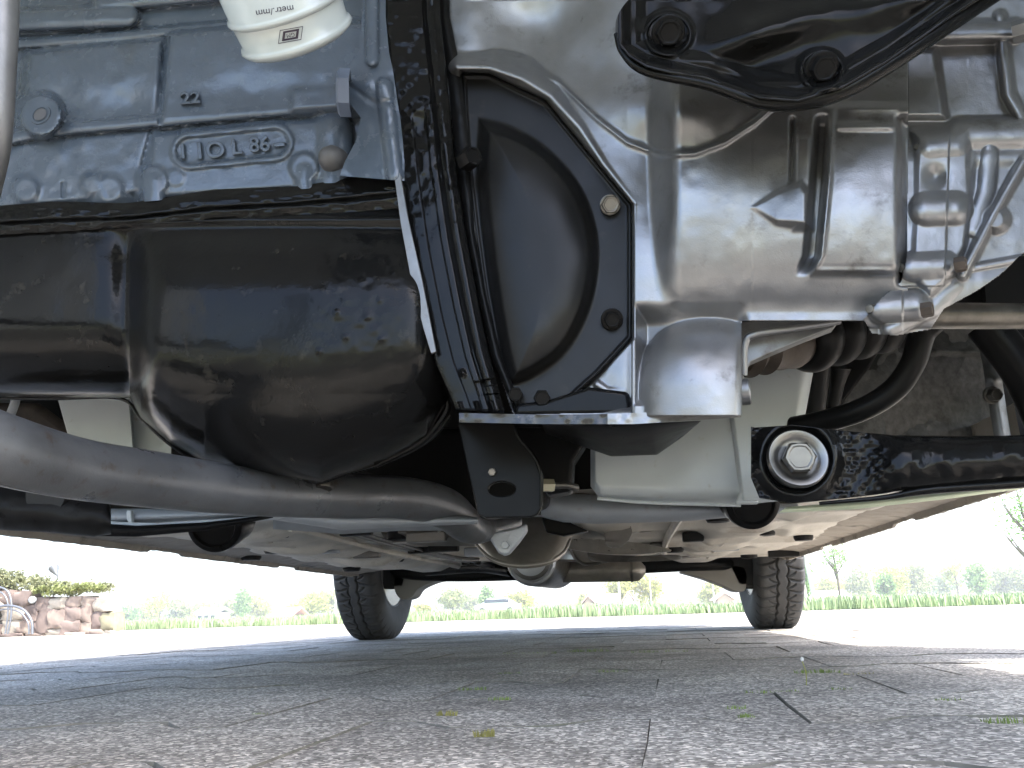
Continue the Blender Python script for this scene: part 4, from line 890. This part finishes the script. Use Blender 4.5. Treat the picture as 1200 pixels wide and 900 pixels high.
F = []
for i in range(nb): F += [(5*i, 5*i+1, 5*i+2, 5*i+3), (5*i+3, 5*i+2, 5*i+4)]
me = bpy.data.meshes.new('field_crop'); me.from_pydata(V.reshape(-1, 3).tolist(), [], F); me.materials.append(M_blade)
o = bpy.data.objects.new('field_crop', me); link(o, None, 'strip of fresh green crop along the far edge of the paving', 'crop', None, 'stuff')

# ================================================================ FOLIAGE
def leafmat(name, col, var=.35, vs=2.0):
    m = mat(name, col, .6, var=var, vscale=vs); n = m.node_tree; b = n.nodes['Principled BSDF']
    tr = n.nodes.new('ShaderNodeBsdfTranslucent'); mxs = n.nodes.new('ShaderNodeMixShader'); mxs.inputs[0].default_value = .35
    src = b.inputs['Base Color'].links[0].from_socket; n.links.new(src, tr.inputs[0]); n.links.new(b.outputs[0], mxs.inputs[1]); n.links.new(tr.outputs[0], mxs.inputs[2])
    n.links.new(mxs.outputs[0], n.nodes['Material Output'].inputs[0]); return m
LM = {'yellow': leafmat('yellow_green_leaves', (.33, .34, .09), vs=.4), 'fresh': leafmat('fresh_green_leaves', (.18, .29, .09), vs=.4), 'olive': leafmat('olive_green_leaves', (.22, .25, .09), vs=.4), 'dull': leafmat('muted_wall_plant_leaves', (.20, .21, .11), vs=8), 'blue': leafmat('grey_green_leaves', (.20, .25, .13), vs=.4)}
M_bark = mat('bark', (.10, .085, .07), .9, var=.3, vscale=6)
def leaves(center, rad, n, size, r_, hollow=.35):
    cl = r_.normal(size=(max(5, n//45), 3)); cl /= np.linalg.norm(cl, axis=1)[:, None]; cl *= (r_.random(len(cl))[:, None]**.5)*.85
    k = r_.integers(0, len(cl), n); off = r_.normal(size=(n, 3))*.20
    c = np.asarray(center)+(cl[k]+off)*np.asarray(rad)
    a = r_.normal(size=(n, 3)); a /= np.linalg.norm(a, axis=1)[:, None]; b = np.cross(a, r_.normal(size=(n, 3))); b /= np.linalg.norm(b, axis=1)[:, None]
    s = size*(.6+.8*r_.random(n))[:, None]
    V = np.stack([c-a*s, c-b*s*.6, c+a*s, c+b*s*.6], 1).reshape(-1, 3)
    return V, [(4*i, 4*i+1, 4*i+2, 4*i+3) for i in range(n)]
def px_ground(px, dist): # world point on the ground below a column of the frame at a given distance along y
    d = R @ np.array([px-600, 450-716, -933.33]); return C0[0]+d[0]*dist/d[1]
def tree(name, px, top, dist, wpx, kind, label, cat='tree', group=None, n=900, bare=.35, seed=0, thin=False):
    x = px_ground(px, dist); hz = 718-(px-600)*.0314; h = (hz-top)*dist/940; wd = wpx*dist/940/2
    r_ = np.random.default_rng(seed+int(px)); t = thing(name, (x, dist, 0), label, cat, group)
    mb = MB(); zc = h*(bare+(1-bare)*.5)
    tube_w('', [(x, dist, -.1), (x+wd*.05, dist, h*.4), (x-wd*.05, dist, h*.85)], [h*.022, h*.016, h*.004], None, seg=7, n=3, mb=mb)
    for i in range(9):
        a = r_.random()*6.28; z0 = h*(bare*.8+.4*r_.random()*(1-bare)); l = wd*(.5+.4*r_.random())
        tube_w('', [(x, dist, z0), (x+math.cos(a)*l*.6, dist+math.sin(a)*l*.6, z0+h*.13), (x+math.cos(a)*l, dist+math.sin(a)*l, z0+h*.27)], [h*.010, h*.006, h*.002], None, seg=5, n=2, mb=mb)
    mb.build('trunk', M_bark, t)
    V, F = leaves((x, dist, zc), (wd, wd, h*(1-bare)*.5), n, max(.05, dist/933*(1.6 if not thin else 1.0)), r_)
    mk('crown', V, F, LM[kind], t, smooth=False)
    return t
G1 = None
T = [('broadleaf_tree', 150, 706, 170, 34, 'fresh', 'bright green low tree just right of the stone wall'),
     ('broadleaf_tree', 172, 702, 185, 36, 'yellow', 'yellow-green low tree second from the stone wall'),
     ('broadleaf_tree', 187, 686, 160, 34, 'yellow', 'pale half-bare tree with an airy round crown above the left tree row'),
     ('broadleaf_tree', 212, 700, 180, 40, 'olive', 'dense olive tree left of the low white building'),
     ('broadleaf_tree', 236, 703, 200, 30, 'yellow', 'low pale tree behind the low white building'),
     ('broadleaf_tree', 268, 700, 180, 36, 'olive', 'olive tree between the left pole and the bright pointed tree'),
     ('pointed_tree', 285, 687, 150, 22, 'fresh', 'bright green pointed young tree in the left tree row'),
     ('broadleaf_tree', 303, 698, 185, 38, 'yellow', 'yellow-green tree right of the bright pointed tree'),
     ('blossom_shrub', 346, 706, 130, 24, 'yellow', 'pale blossoming shrub beside the pink roof'),
     ('broadleaf_tree', 366, 690, 150, 40, 'yellow', 'large round tree left of the left rear tyre'),
     ('broadleaf_tree', 388, 687, 155, 44, 'olive', 'large tree partly behind the left rear tyre'),
     ('low_bush', 496, 707, 120, 22, 'yellow', 'small yellow-green bush right of the left rear tyre'),
     ('broadleaf_tree', 530, 690, 140, 32, 'olive', 'round tree seen under the rear axle on the left'),
     ('pointed_tree', 569, 688, 140, 20, 'fresh', 'bright pointed tree under the middle of the rear axle'),
     ('broadleaf_tree', 550, 697, 190, 20, 'olive', 'thin pale tree between the round and the pointed tree'),
     ('broadleaf_tree', 608, 691, 140, 36, 'yellow', 'round yellow-green tree under the resonator'),
     ('low_bush', 684, 696, 150, 18, 'yellow', 'small pale bush left of the brown shed'),
     ('broadleaf_tree', 728, 668, 120, 44, 'yellow', 'tall yellow-green tree behind the white house'),
     ('broadleaf_tree', 762, 668, 120, 34, 'yellow', 'tall yellow-green tree right of the thin pole under the muffler'),
     ('broadleaf_tree', 834, 683, 140, 26, 'yellow', 'small pale tree left of the right rear tyre'),
     ('broadleaf_tree', 946, 655, 70, 22, 'fresh', 'bright green tree right behind the right rear tyre'),
     ('broadleaf_tree', 972, 680, 170, 36, 'yellow', 'yellow-green tree behind the barn'),
     ('broadleaf_tree', 1012, 668, 170, 40, 'olive', 'olive tree left of the leaning pole'),
     ('broadleaf_tree', 1048, 664, 150, 40, 'yellow', 'bushy tree with a visible dark trunk right of the leaning pole'),
     ('pointed_tree', 1042, 674, 130, 18, 'fresh', 'small fresh green tree in front of the bushy tree'),
     ('broadleaf_tree', 1078, 663, 175, 40, 'olive', 'rounded olive tree in the middle of the right tree row'),
     ('broadleaf_tree', 1108, 672, 185, 40, 'blue', 'hazy tree with a low crown in the right tree row'),
     ('broadleaf_tree', 1126, 655, 160, 34, 'yellow', 'tall pale tree with a forked dark trunk'),
     ('pointed_tree', 1153, 660, 140, 24, 'fresh', 'fresh green upright tree in the right tree row'),
     ('broadleaf_tree', 1180, 667, 180, 40, 'olive', 'olive tree second from the right edge'),
     ('broadleaf_tree', 1204, 662, 180, 40, 'blue', 'blue-green tree cut by the right edge')]
for k, (nm, px, top, dist, wpx, kd, lab) in enumerate(T):
    bush = 'bush' in nm or 'shrub' in nm
    airy = 'airy' in lab or 'forked' in lab
    tree(nm, px, top, dist, wpx*1.05, kd, lab, 'bush' if bush else 'tree', 'trees beyond the field' if not bush else None, n=600 if airy else (700 if bush else 1900), bare=.02 if bush else (.3 if airy else .12), seed=k)
tree('young_tree', 986, 634, 42, 40, 'fresh', 'slim young tree with thin leaves and bare stem beside the barn', n=700, bare=.42, seed=99, thin=True)
tree('near_tree', 1222, 560, 26, 60, 'fresh', 'leafy branch tips of a tree at the right edge below the arm', n=700, bare=.3, seed=77, thin=True)
# hedge line far off, one mass
r_ = np.random.default_rng(3); Vs = MB()
for i in range(150):
    px = -60+i*9; V, F = leaves((px_ground(px, 210), 210, 1.7), (2.2, 1.5, 1.9), 60, .32, r_); Vs.add(V, F)
o = Vs.build('distant_hedge', LM['yellow'], None, smooth=False, label='pale hedge mass along the far side of the field', cat='hedge', kind='stuff')
# poles
M_pole = mat('weathered_pole', (.42, .40, .37), .8, var=.1, vscale=3)
def pole(px, top, dist, wpx, label, lean=0, px2=None):
    x = px_ground(px, dist); hz = 718-(px-600)*.0314; h = (hz-top)*dist/940; k = dist/940
    mb = MB(); tube_w('', [(x, dist, -.2), (x+lean*k*.5, dist, h*.5), (x+lean*k, dist, h)], [wpx*k/2, wpx*k/2*.9, wpx*k/2*.8], None, seg=10, n=2, mb=mb)
    lathe_w('', [(0, wpx*k*.6), (.04, wpx*k*.6)], (x+lean*k, dist, h), (0, 0, 1), None, seg=10, mb=mb)
    mb.build('utility_pole', M_pole, None, label=label, cat='pole', loc=(x, dist, 0))
pole(258, 688, 90, 2.2, 'thin pale pole right of the low white building'); pole(393, 676, 90, 2.2, 'thin pale pole touching the left rear tyre')
pole(727, 676, 70, 3.0, 'pale pole standing under the muffler'); pole(764, 664, 90, 1.6, 'very thin pole right of the one under the muffler'); pole(838, 684, 90, 1.8, 'thin pole left of the right rear tyre')
pole(947, 640, 40, 4.2, 'thick brownish pole right of the right rear tyre', -4); pole(957, 640, 42, 5.0, 'thick whitish pole beside the brownish one', -6); pole(1028, 664, 60, 2.6, 'leaning pale pole between the trees on the right', -4)
# buildings
M_wall = mat('pale_render', (.62, .60, .57), .8, var=.05); M_rwall = mat('red_brick', (.34, .24, .20), .85, var=.15); M_roof = mat('red_tiles', (.40, .24, .20), .8, var=.2, vscale=3); M_proof = mat('faded_pink_roof', (.60, .36, .32), .8, var=.1); M_wroof = mat('pale_roof_sheet', (.7, .7, .7), .6); M_win = mat('window_glass', (.05, .06, .08), .1)
def house(name, px0, px1, eave, ridge, dist, wm, rm, label, cat, gable=False, wins=2, dep=7):
    x0, x1 = px_ground(px0, dist), px_ground(px1, dist); k = dist/940; hz = 718-((px0+px1)/2-600)*.0314
    he = (hz-eave)*k; hr = (hz-ridge)*k; t = thing(name, ((x0+x1)/2, dist, 0), label, cat)
    mb = MB().box((x0, dist, -.1), (x1, dist+dep, he))
    if gable: mb.add([(x0, dist, he), (x1, dist, he), ((x0+x1)/2, dist, hr-.05), (x0, dist+dep, he), (x1, dist+dep, he), ((x0+x1)/2, dist+dep, hr-.05)], [(0, 1, 2), (3, 5, 4)])
    mb.build('wall', wm, t, smooth=False)
    o_ = .35
    if gable:
        xm = (x0+x1)/2; V = [(x0-o_, dist-o_, he-.1), (xm, dist-o_, hr), (x1+o_, dist-o_, he-.1), (x0-o_, dist+dep+o_, he-.1), (xm, dist+dep+o_, hr), (x1+o_, dist+dep+o_, he-.1)]
        V += [(a, b, c+.15) for a, b, c in V]; F = [(0, 1, 4, 3), (1, 2, 5, 4), (6, 9, 10, 7), (7, 10, 11, 8), (0, 6, 7, 1), (1, 7, 8, 2), (3, 4, 10, 9), (4, 5, 11, 10), (0, 3, 9, 6), (2, 8, 11, 5)]
    else:
        ym = dist+dep/2; V = [(x0-o_, dist-o_, he-.1), (x1+o_, dist-o_, he-.1), (x1+o_, ym, hr), (x0-o_, ym, hr), (x1+o_, dist+dep+o_, he-.1), (x0-o_, dist+dep+o_, he-.1)]
        V += [(a, b, c+.15) for a, b, c in V]; F = [(0, 1, 2, 3), (3, 2, 4, 5), (6, 9, 8, 7), (9, 11, 10, 8), (0, 6, 7, 1), (1, 7, 8, 2), (2, 8, 10, 4), (4, 10, 11, 5), (5, 11, 9, 3), (3, 9, 6, 0)]
    mk('roof', V, F, rm, t, smooth=False)
    for i in range(wins):
        xa = x0+(x1-x0)*(i+.5)/wins; w_ = min(.6, (x1-x0)/wins*.3)
        f = MB().box((xa-w_-.08, dist-.06, he*.35), (xa+w_+.08, dist-.002, he*.8)).build('window', M_wall, t, smooth=False)
        MB().box((xa-w_, dist-.09, he*.35+.08), (xa+w_, dist-.065, he*.8-.08)).build('pane', M_win, f, smooth=False)
house('low_building', 231, 254, 717, 712, 110, M_wall, M_wroof, 'low white flat building among the left trees', 'building', wins=3, dep=4)
house('pink_roofed_house', 318, 340, 722, 712, 115, M_proof, M_proof, 'small house with a faded pink roof', 'house', wins=0)
house('white_house', 700, 722, 704, 697, 110, M_wall, M_wroof, 'white house under the muffler', 'house', wins=2)
house('red_gabled_house', 731, 744, 706, 694, 112, M_wall, M_proof, 'narrow house with a pink gable roof right of the pole', 'house', gable=True, wins=1)
house('brown_shed', 685, 695, 706, 699, 108, M_rwall, M_roof, 'small brown shed beside the white house', 'shed', gable=True, wins=0)
house('small_red_house', 842, 860, 702, 695, 115, M_rwall, M_proof, 'small reddish house left of the right rear tyre', 'house', gable=True, wins=0)
house('barn', 936, 1000, 702, 693, 100, M_wall, M_wroof, 'long low barn with pale roof right of the rear tyre', 'barn', wins=0, dep=9)
house('barn_annex', 962, 990, 704, 697, 96, M_proof, M_proof, 'pink walled annex in front of the long barn', 'barn', gable=True, wins=0, dep=3)
# white car far off: low rounded hull with windows and wheels
xw = px_ground(583, 70); pc_ = thing('parked_car', (xw, 70, 0), 'pale parked car low in the field under the rear axle', 'car')
pr = [(-1.9, .35), (-1.9, .75), (-1.2, .95), (-.7, 1.35), (.8, 1.38), (1.5, .95), (1.95, .8), (1.95, .35)]
n = len(pr); V = [(xw+a, 70-.8, b) for a, b in pr]+[(xw+a, 70+.8, b) for a, b in pr]; F = [list(range(n)), list(range(n, 2*n))[::-1]]+[(i, (i+1) % n, n+(i+1) % n, n+i) for i in range(n)]
V, F = fixnormals(V, F); mk('body', V, F, M_white, pc_, bevel=.08)
MB().box((xw-1.0, 69.17, .98), (xw+1.1, 69.195, 1.25)).build('window', M_win, pc_)
for a in (-1.2, 1.2): lathe_w('wheel', [(0, .3), (.18, .3), (.19, .2), (.19, 0)], (xw+a, 69.34, .3), (0, -1, 0), M_tyre, pc_, seg=20)

# ================================================================ STONE WALL
YW = 7.3
wall = thing('stone_wall', (px_ground(60, YW), YW, 0), 'low dry stone wall of brown boulders at the left', 'wall')
SM = [mat('stone_%s' % nme, c, .9, var=.25, vscale=9, bump=.6, bscale=25, dirt=d, dirt_amt=.25, dscale=7) for nme, c, d in (('brown', (.15, .115, .10), (.09, .07, .06)), ('pinkish', (.20, .155, .13), (.28, .24, .19)), ('pale', (.30, .265, .22), (.17, .14, .11)), ('mossy', (.20, .185, .12), (.15, .125, .09)))]
stones = [(0, 560, 62, 648, 0), (62, 565, 170, 652, 0), (205, 600, 280, 678, 0), (275, 605, 375, 672, 2), (375, 598, 465, 657, 1), (465, 600, 545, 650, 1), (540, 608, 642, 682, 2), (0, 648, 132, 732, 2), (130, 648, 207, 742, 0), (205, 670, 290, 808, 0), (285, 670, 370, 786, 1), (365, 655, 472, 742, 0), (460, 642, 530, 745, 1), (525, 678, 602, 787, 0), (575, 688, 655, 803, 3), (0, 730, 132, 815, 2), (98, 740, 165, 812, 1), (165, 735, 208, 812, 0), (355, 735, 462, 816, 0), (455, 745, 522, 818, 1), (250, 780, 377, 834, 2), (375, 806, 492, 836, 2), (500, 786, 602, 832, 1), (600, 795, 660, 832, 2), (0, 812, 130, 836, 0), (130, 808, 252, 836, 1)]
def rock(cx, cy, cz, w_, d_, h_, seed):
    bm = bmesh.new(); bmesh.ops.create_cube(bm, size=2); bmesh.ops.subdivide_edges(bm, edges=bm.edges, cuts=3, use_grid_fill=True)
    r_ = np.random.default_rng(seed); ph = r_.random(9)*6
    V = []
    for v in bm.verts:
        x, y, z = v.co; n = max(abs(x), abs(y), abs(z)); l = (abs(x)**9+abs(y)**9+abs(z)**9)**(1/9); x, y, z = x/l, y/l, z/l
        f = 1+.07*math.sin(3*x+ph[0])*math.sin(3*y+ph[1])+.06*math.sin(4*z+ph[2]+2*x)+.05*math.sin(7*x+ph[3]+5*z)+(r_.random()-.5)*.03
        v.co = (cx+x*f*w_/2+z*w_*.06*(ph[4]-3)/3, cy+y*f*d_/2, cz+z*f*h_/2+x*h_*.05*(ph[5]-3)/3)
    bm.verts.index_update(); V = [v.co[:] for v in bm.verts]; F = [[v.index for v in f.verts] for f in bm.faces]; bm.free(); return V, F
for k, (a, b, c, d, mi) in enumerate(stones):
    p0 = P(a/5, 580+b/5, YW); p1_ = P(c/5, 580+d/5, YW); w_ = abs(p1_[0]-p0[0])*1.0; h_ = abs(p0[2]-p1_[2]); cx = (p0[0]+p1_[0])/2; cz = (p0[2]+p1_[2])/2
    V, F = rock(cx, YW+.09+rng.random()*.03, cz, w_*1.0, .2, h_*1.03, k+5); V, F = fixnormals(V, F); mk('stone', V, F, SM[mi], wall, angle=60)
xr = P(131, 740, YW)[0]; xl = P(0, 740, YW)[0]      # more wall beyond the frame
for k in range(20):
    row = k % 4; i = k//4; V, F = rock(xl-.15-i*.30-(row % 2)*.1, YW+.15, .06+row*.125, .3, .34, .13, 90+k); V, F = fixnormals(V, F); mk('stone', V, F, SM[k % 3], wall, angle=60)
MB().box((xl-1.6, YW+.08, -.1), (xr-.30, YW+.19, .36)).build('earth_core', M_soil, wall)
r_ = np.random.default_rng(8); mb = MB()
hz = lambda px: 718-(px-600)*.0314
for i in range(46):
    px = -25+i*3.0; x = px_ground(px, YW); top = .44+.05*r_.random()+.10*max(0, 1-px/70.); V, F = leaves((x, YW+.08+.1*r_.random(), top-.03), (.09, .12, .05+.06*max(0, 1-px/110)), 100, .016, r_); mb.add(V, F)
mb.build('wall_plants', LM['dull'], None, smooth=False, label='yellow-green cushion plants along the top of the stone wall', cat='plants', kind='stuff')
r_ = np.random.default_rng(9); mb = MB()
for i in range(16):
    px = 40+i*5.2; x = px_ground(px, YW); V, F = leaves((x, YW-.01, .44-.02*r_.random()), (.08, .06, .05), 90, .012, r_); mb.add(V, F)
mb.build('trailing_plants', LM['olive'], None, smooth=False, label='olive cushion plants hanging over the wall edge', cat='plants', kind='stuff')
M_hoop = mat('grey_metal_tube', (.16, .17, .19), .4, metal=.6)
def hoop(pts, w_, label):
    t = [P(a, b, YW-.12) for a, b in pts]; tube_w('metal_hoop', t, w_*mpp(20, 700, YW), M_hoop, None, seg=10, label=label, cat='hoop', group='hoops at the wall')
hoop([(9, 743), (13, 722), (13, 704), (8, 692), (-6, 687), (-20, 690), (-26, 704), (-24, 743)], 1.1, 'tall grey metal hoop, the outer one in front of the wall')
hoop([(6, 743), (9, 722), (9, 706), (4, 696), (-6, 692), (-18, 694), (-22, 706), (-20, 743)], .9, 'tall grey metal hoop, the inner one in front of the wall')
hoop([(38, 743), (37, 728), (28, 715), (14, 710), (0, 711), (-12, 720), (-14, 743)], 1.4, 'low wide grey metal hoop, the outer one in front of the wall')
hoop([(34, 743), (33, 730), (25, 719), (13, 714), (1, 715), (-8, 722), (-10, 743)], .9, 'low wide grey metal hoop, the inner one in front of the wall')
# pale ball and lamp head
pb_ = P(38, 703, YW-.05); lathe_w('garden_ball', [(.035*(1-math.cos(t))-.035, .035*math.sin(t)) for t in np.linspace(0.05, math.pi-.05, 14)], pb_, (0, 0, 1), M_filter, None, seg=24, angle=80, label='small pale round ball at the top of the stone wall', cat='ball')
gl = thing('garden_lamp', P(66, 690, YW+.2).tolist(), 'small grey tilted lamp head standing above the wall plants', 'lamp')
kk = mpp(64, 668, YW); plp = P(64, 668, YW+.2); lathe_w('lamp_shade', [(-4*kk, 6*kk), (0, 5*kk), (6*kk, 2*kk), (8*kk, 1*kk), (8*kk, 0)], plp, (.6, -.2, -.8), M_alud, gl, seg=20)
tube_w('stem', [plp+np.array([.03, 0, -.03]), plp+np.array([.04, 0, -.08]), plp+np.array([.02, 0, -.26])], .007, M_alud, gl, seg=8)
# ================================================================ WEEDS in the joints
M_moss = leafmat('moss', (.16, .22, .05), vs=30); M_moss2 = leafmat('dry_moss', (.26, .24, .07), vs=30)
def tuft(px, py, w_, h_, n, m, label, cat='weed', seed=0, flat=False):
    h_ *= .45
    g = G(px, py); r_ = np.random.default_rng(seed+int(px*7)); V = []; F = []
    for i in range(n):
        a = r_.random()*6.28; x0 = g[0]+(r_.random()-.5)*w_; y0 = g[1]+(r_.random()-.5)*w_*.25; hh = h_*(.4+.8*r_.random()); lw = hh*.22; lx, ly = (r_.random()-.5)*hh*1.3, (r_.random()-.5)*hh*1.3
        b = len(V); V += [(x0-lw*math.cos(a), y0-lw*math.sin(a), -.004), (x0+lw*math.cos(a), y0+lw*math.sin(a), -.004), (x0+lx*.6+lw*.5*math.cos(a), y0+ly*.6, hh*.6), (x0+lx, y0+ly, hh), (x0+lx*.4-lw*.6*math.cos(a), y0+ly*.4, hh*.5)]; F.append((b, b+1, b+2, b+3, b+4))
    mk('joint_weed', V, F, m, None, smooth=False, label=label, cat=cat)
W_ = [(553, 808, .030, .006, 60, 'moss cushion at the notch of the joint in the near centre', 0), (585, 820, .02, .006, 50, 'moss cushion in a short joint right of centre, nearest of the centre line', 0), (524, 838, .016, .008, 40, 'brownish moss clump in the chipped joint left of the centre', 1), (566, 862, .014, .008, 40, 'dry moss speck in the joint near the bottom centre', 1),
      (960, 788, .05, .008, 90, 'dark green weed patch in the joint at the right, beside the dry stalk', 0), (908, 812, .05, .006, 60, 'thin moss strip in the joint below the weed patch', 0), (1007, 791, .03, .006, 40, 'yellowish moss spot right of the weed patch', 1), (985, 808, .02, .005, 30, 'small moss spot below the yellowish one', 0),
      (862, 831, .014, .006, 36, 'moss spot on the joint corner at the lower right', 0), (877, 841, .014, .006, 36, 'second moss spot just below the one on the joint corner', 0), (1178, 847, .024, .007, 60, 'green moss patch at the lower right edge', 0), (1112, 822, .02, .006, 40, 'moss in the curved joint at the far right', 0),
      (305, 838, .012, .005, 30, 'moss speck on the long joint at the lower left', 0), (620, 766, .10, .008, 50, 'moss in the middle row below the resonator', 0), (690, 763, .08, .01, 50, 'moss tuft in the joint under the muffler', 0), (716, 787, .04, .006, 40, 'moss strip in a joint right of the centre', 0), (775, 764, .10, .008, 50, 'moss tuft in the shaded joint below the muffler, right', 0), (598, 790, .03, .006, 40, 'moss dots in the joint in the centre middle', 0)]
for k, (px, py, w_, h_, n, lab, mm) in enumerate(W_): tuft(px, py, w_, h_, n, M_moss2 if mm else M_moss, lab, seed=k)
g = G(945, 803); hs = .021
fl = thing('dry_flower', g.tolist(), 'single thin dry flower stalk with a pale head', 'flower')
tube_w('stalk', [g, g+np.array([.001, 0, hs*.5]), g+np.array([-.001, 0, hs])], .0005, LM['yellow'], fl, seg=6); lathe_w('flower_head', [(0, .0008), (.001, .0016), (.003, .0014), (.004, 0)], g+np.array([-.001, 0, hs]), (0, 0, 1), M_wall, fl, seg=10)

# ================================================================ AIR
hz_ = MB().box((-420, -6, -1.2), (420, 420, 26)).build('haze', None, None, smooth=False, kind='stuff', label='thin bright spring haze over the field', cat='haze')
hm = bpy.data.materials.new('haze_air'); hm.use_nodes = True; hn = hm.node_tree; hn.nodes.remove(hn.nodes['Principled BSDF'])
pvn = hn.nodes.new('ShaderNodeVolumePrincipled'); pvn.inputs['Density'].default_value = .0015; pvn.inputs['Color'].default_value = (.97, .98, 1, 1); pvn.inputs['Anisotropy'].default_value = .2
hn.links.new(pvn.outputs[0], hn.nodes['Material Output'].inputs['Volume']); hz_.data.materials.append(hm)
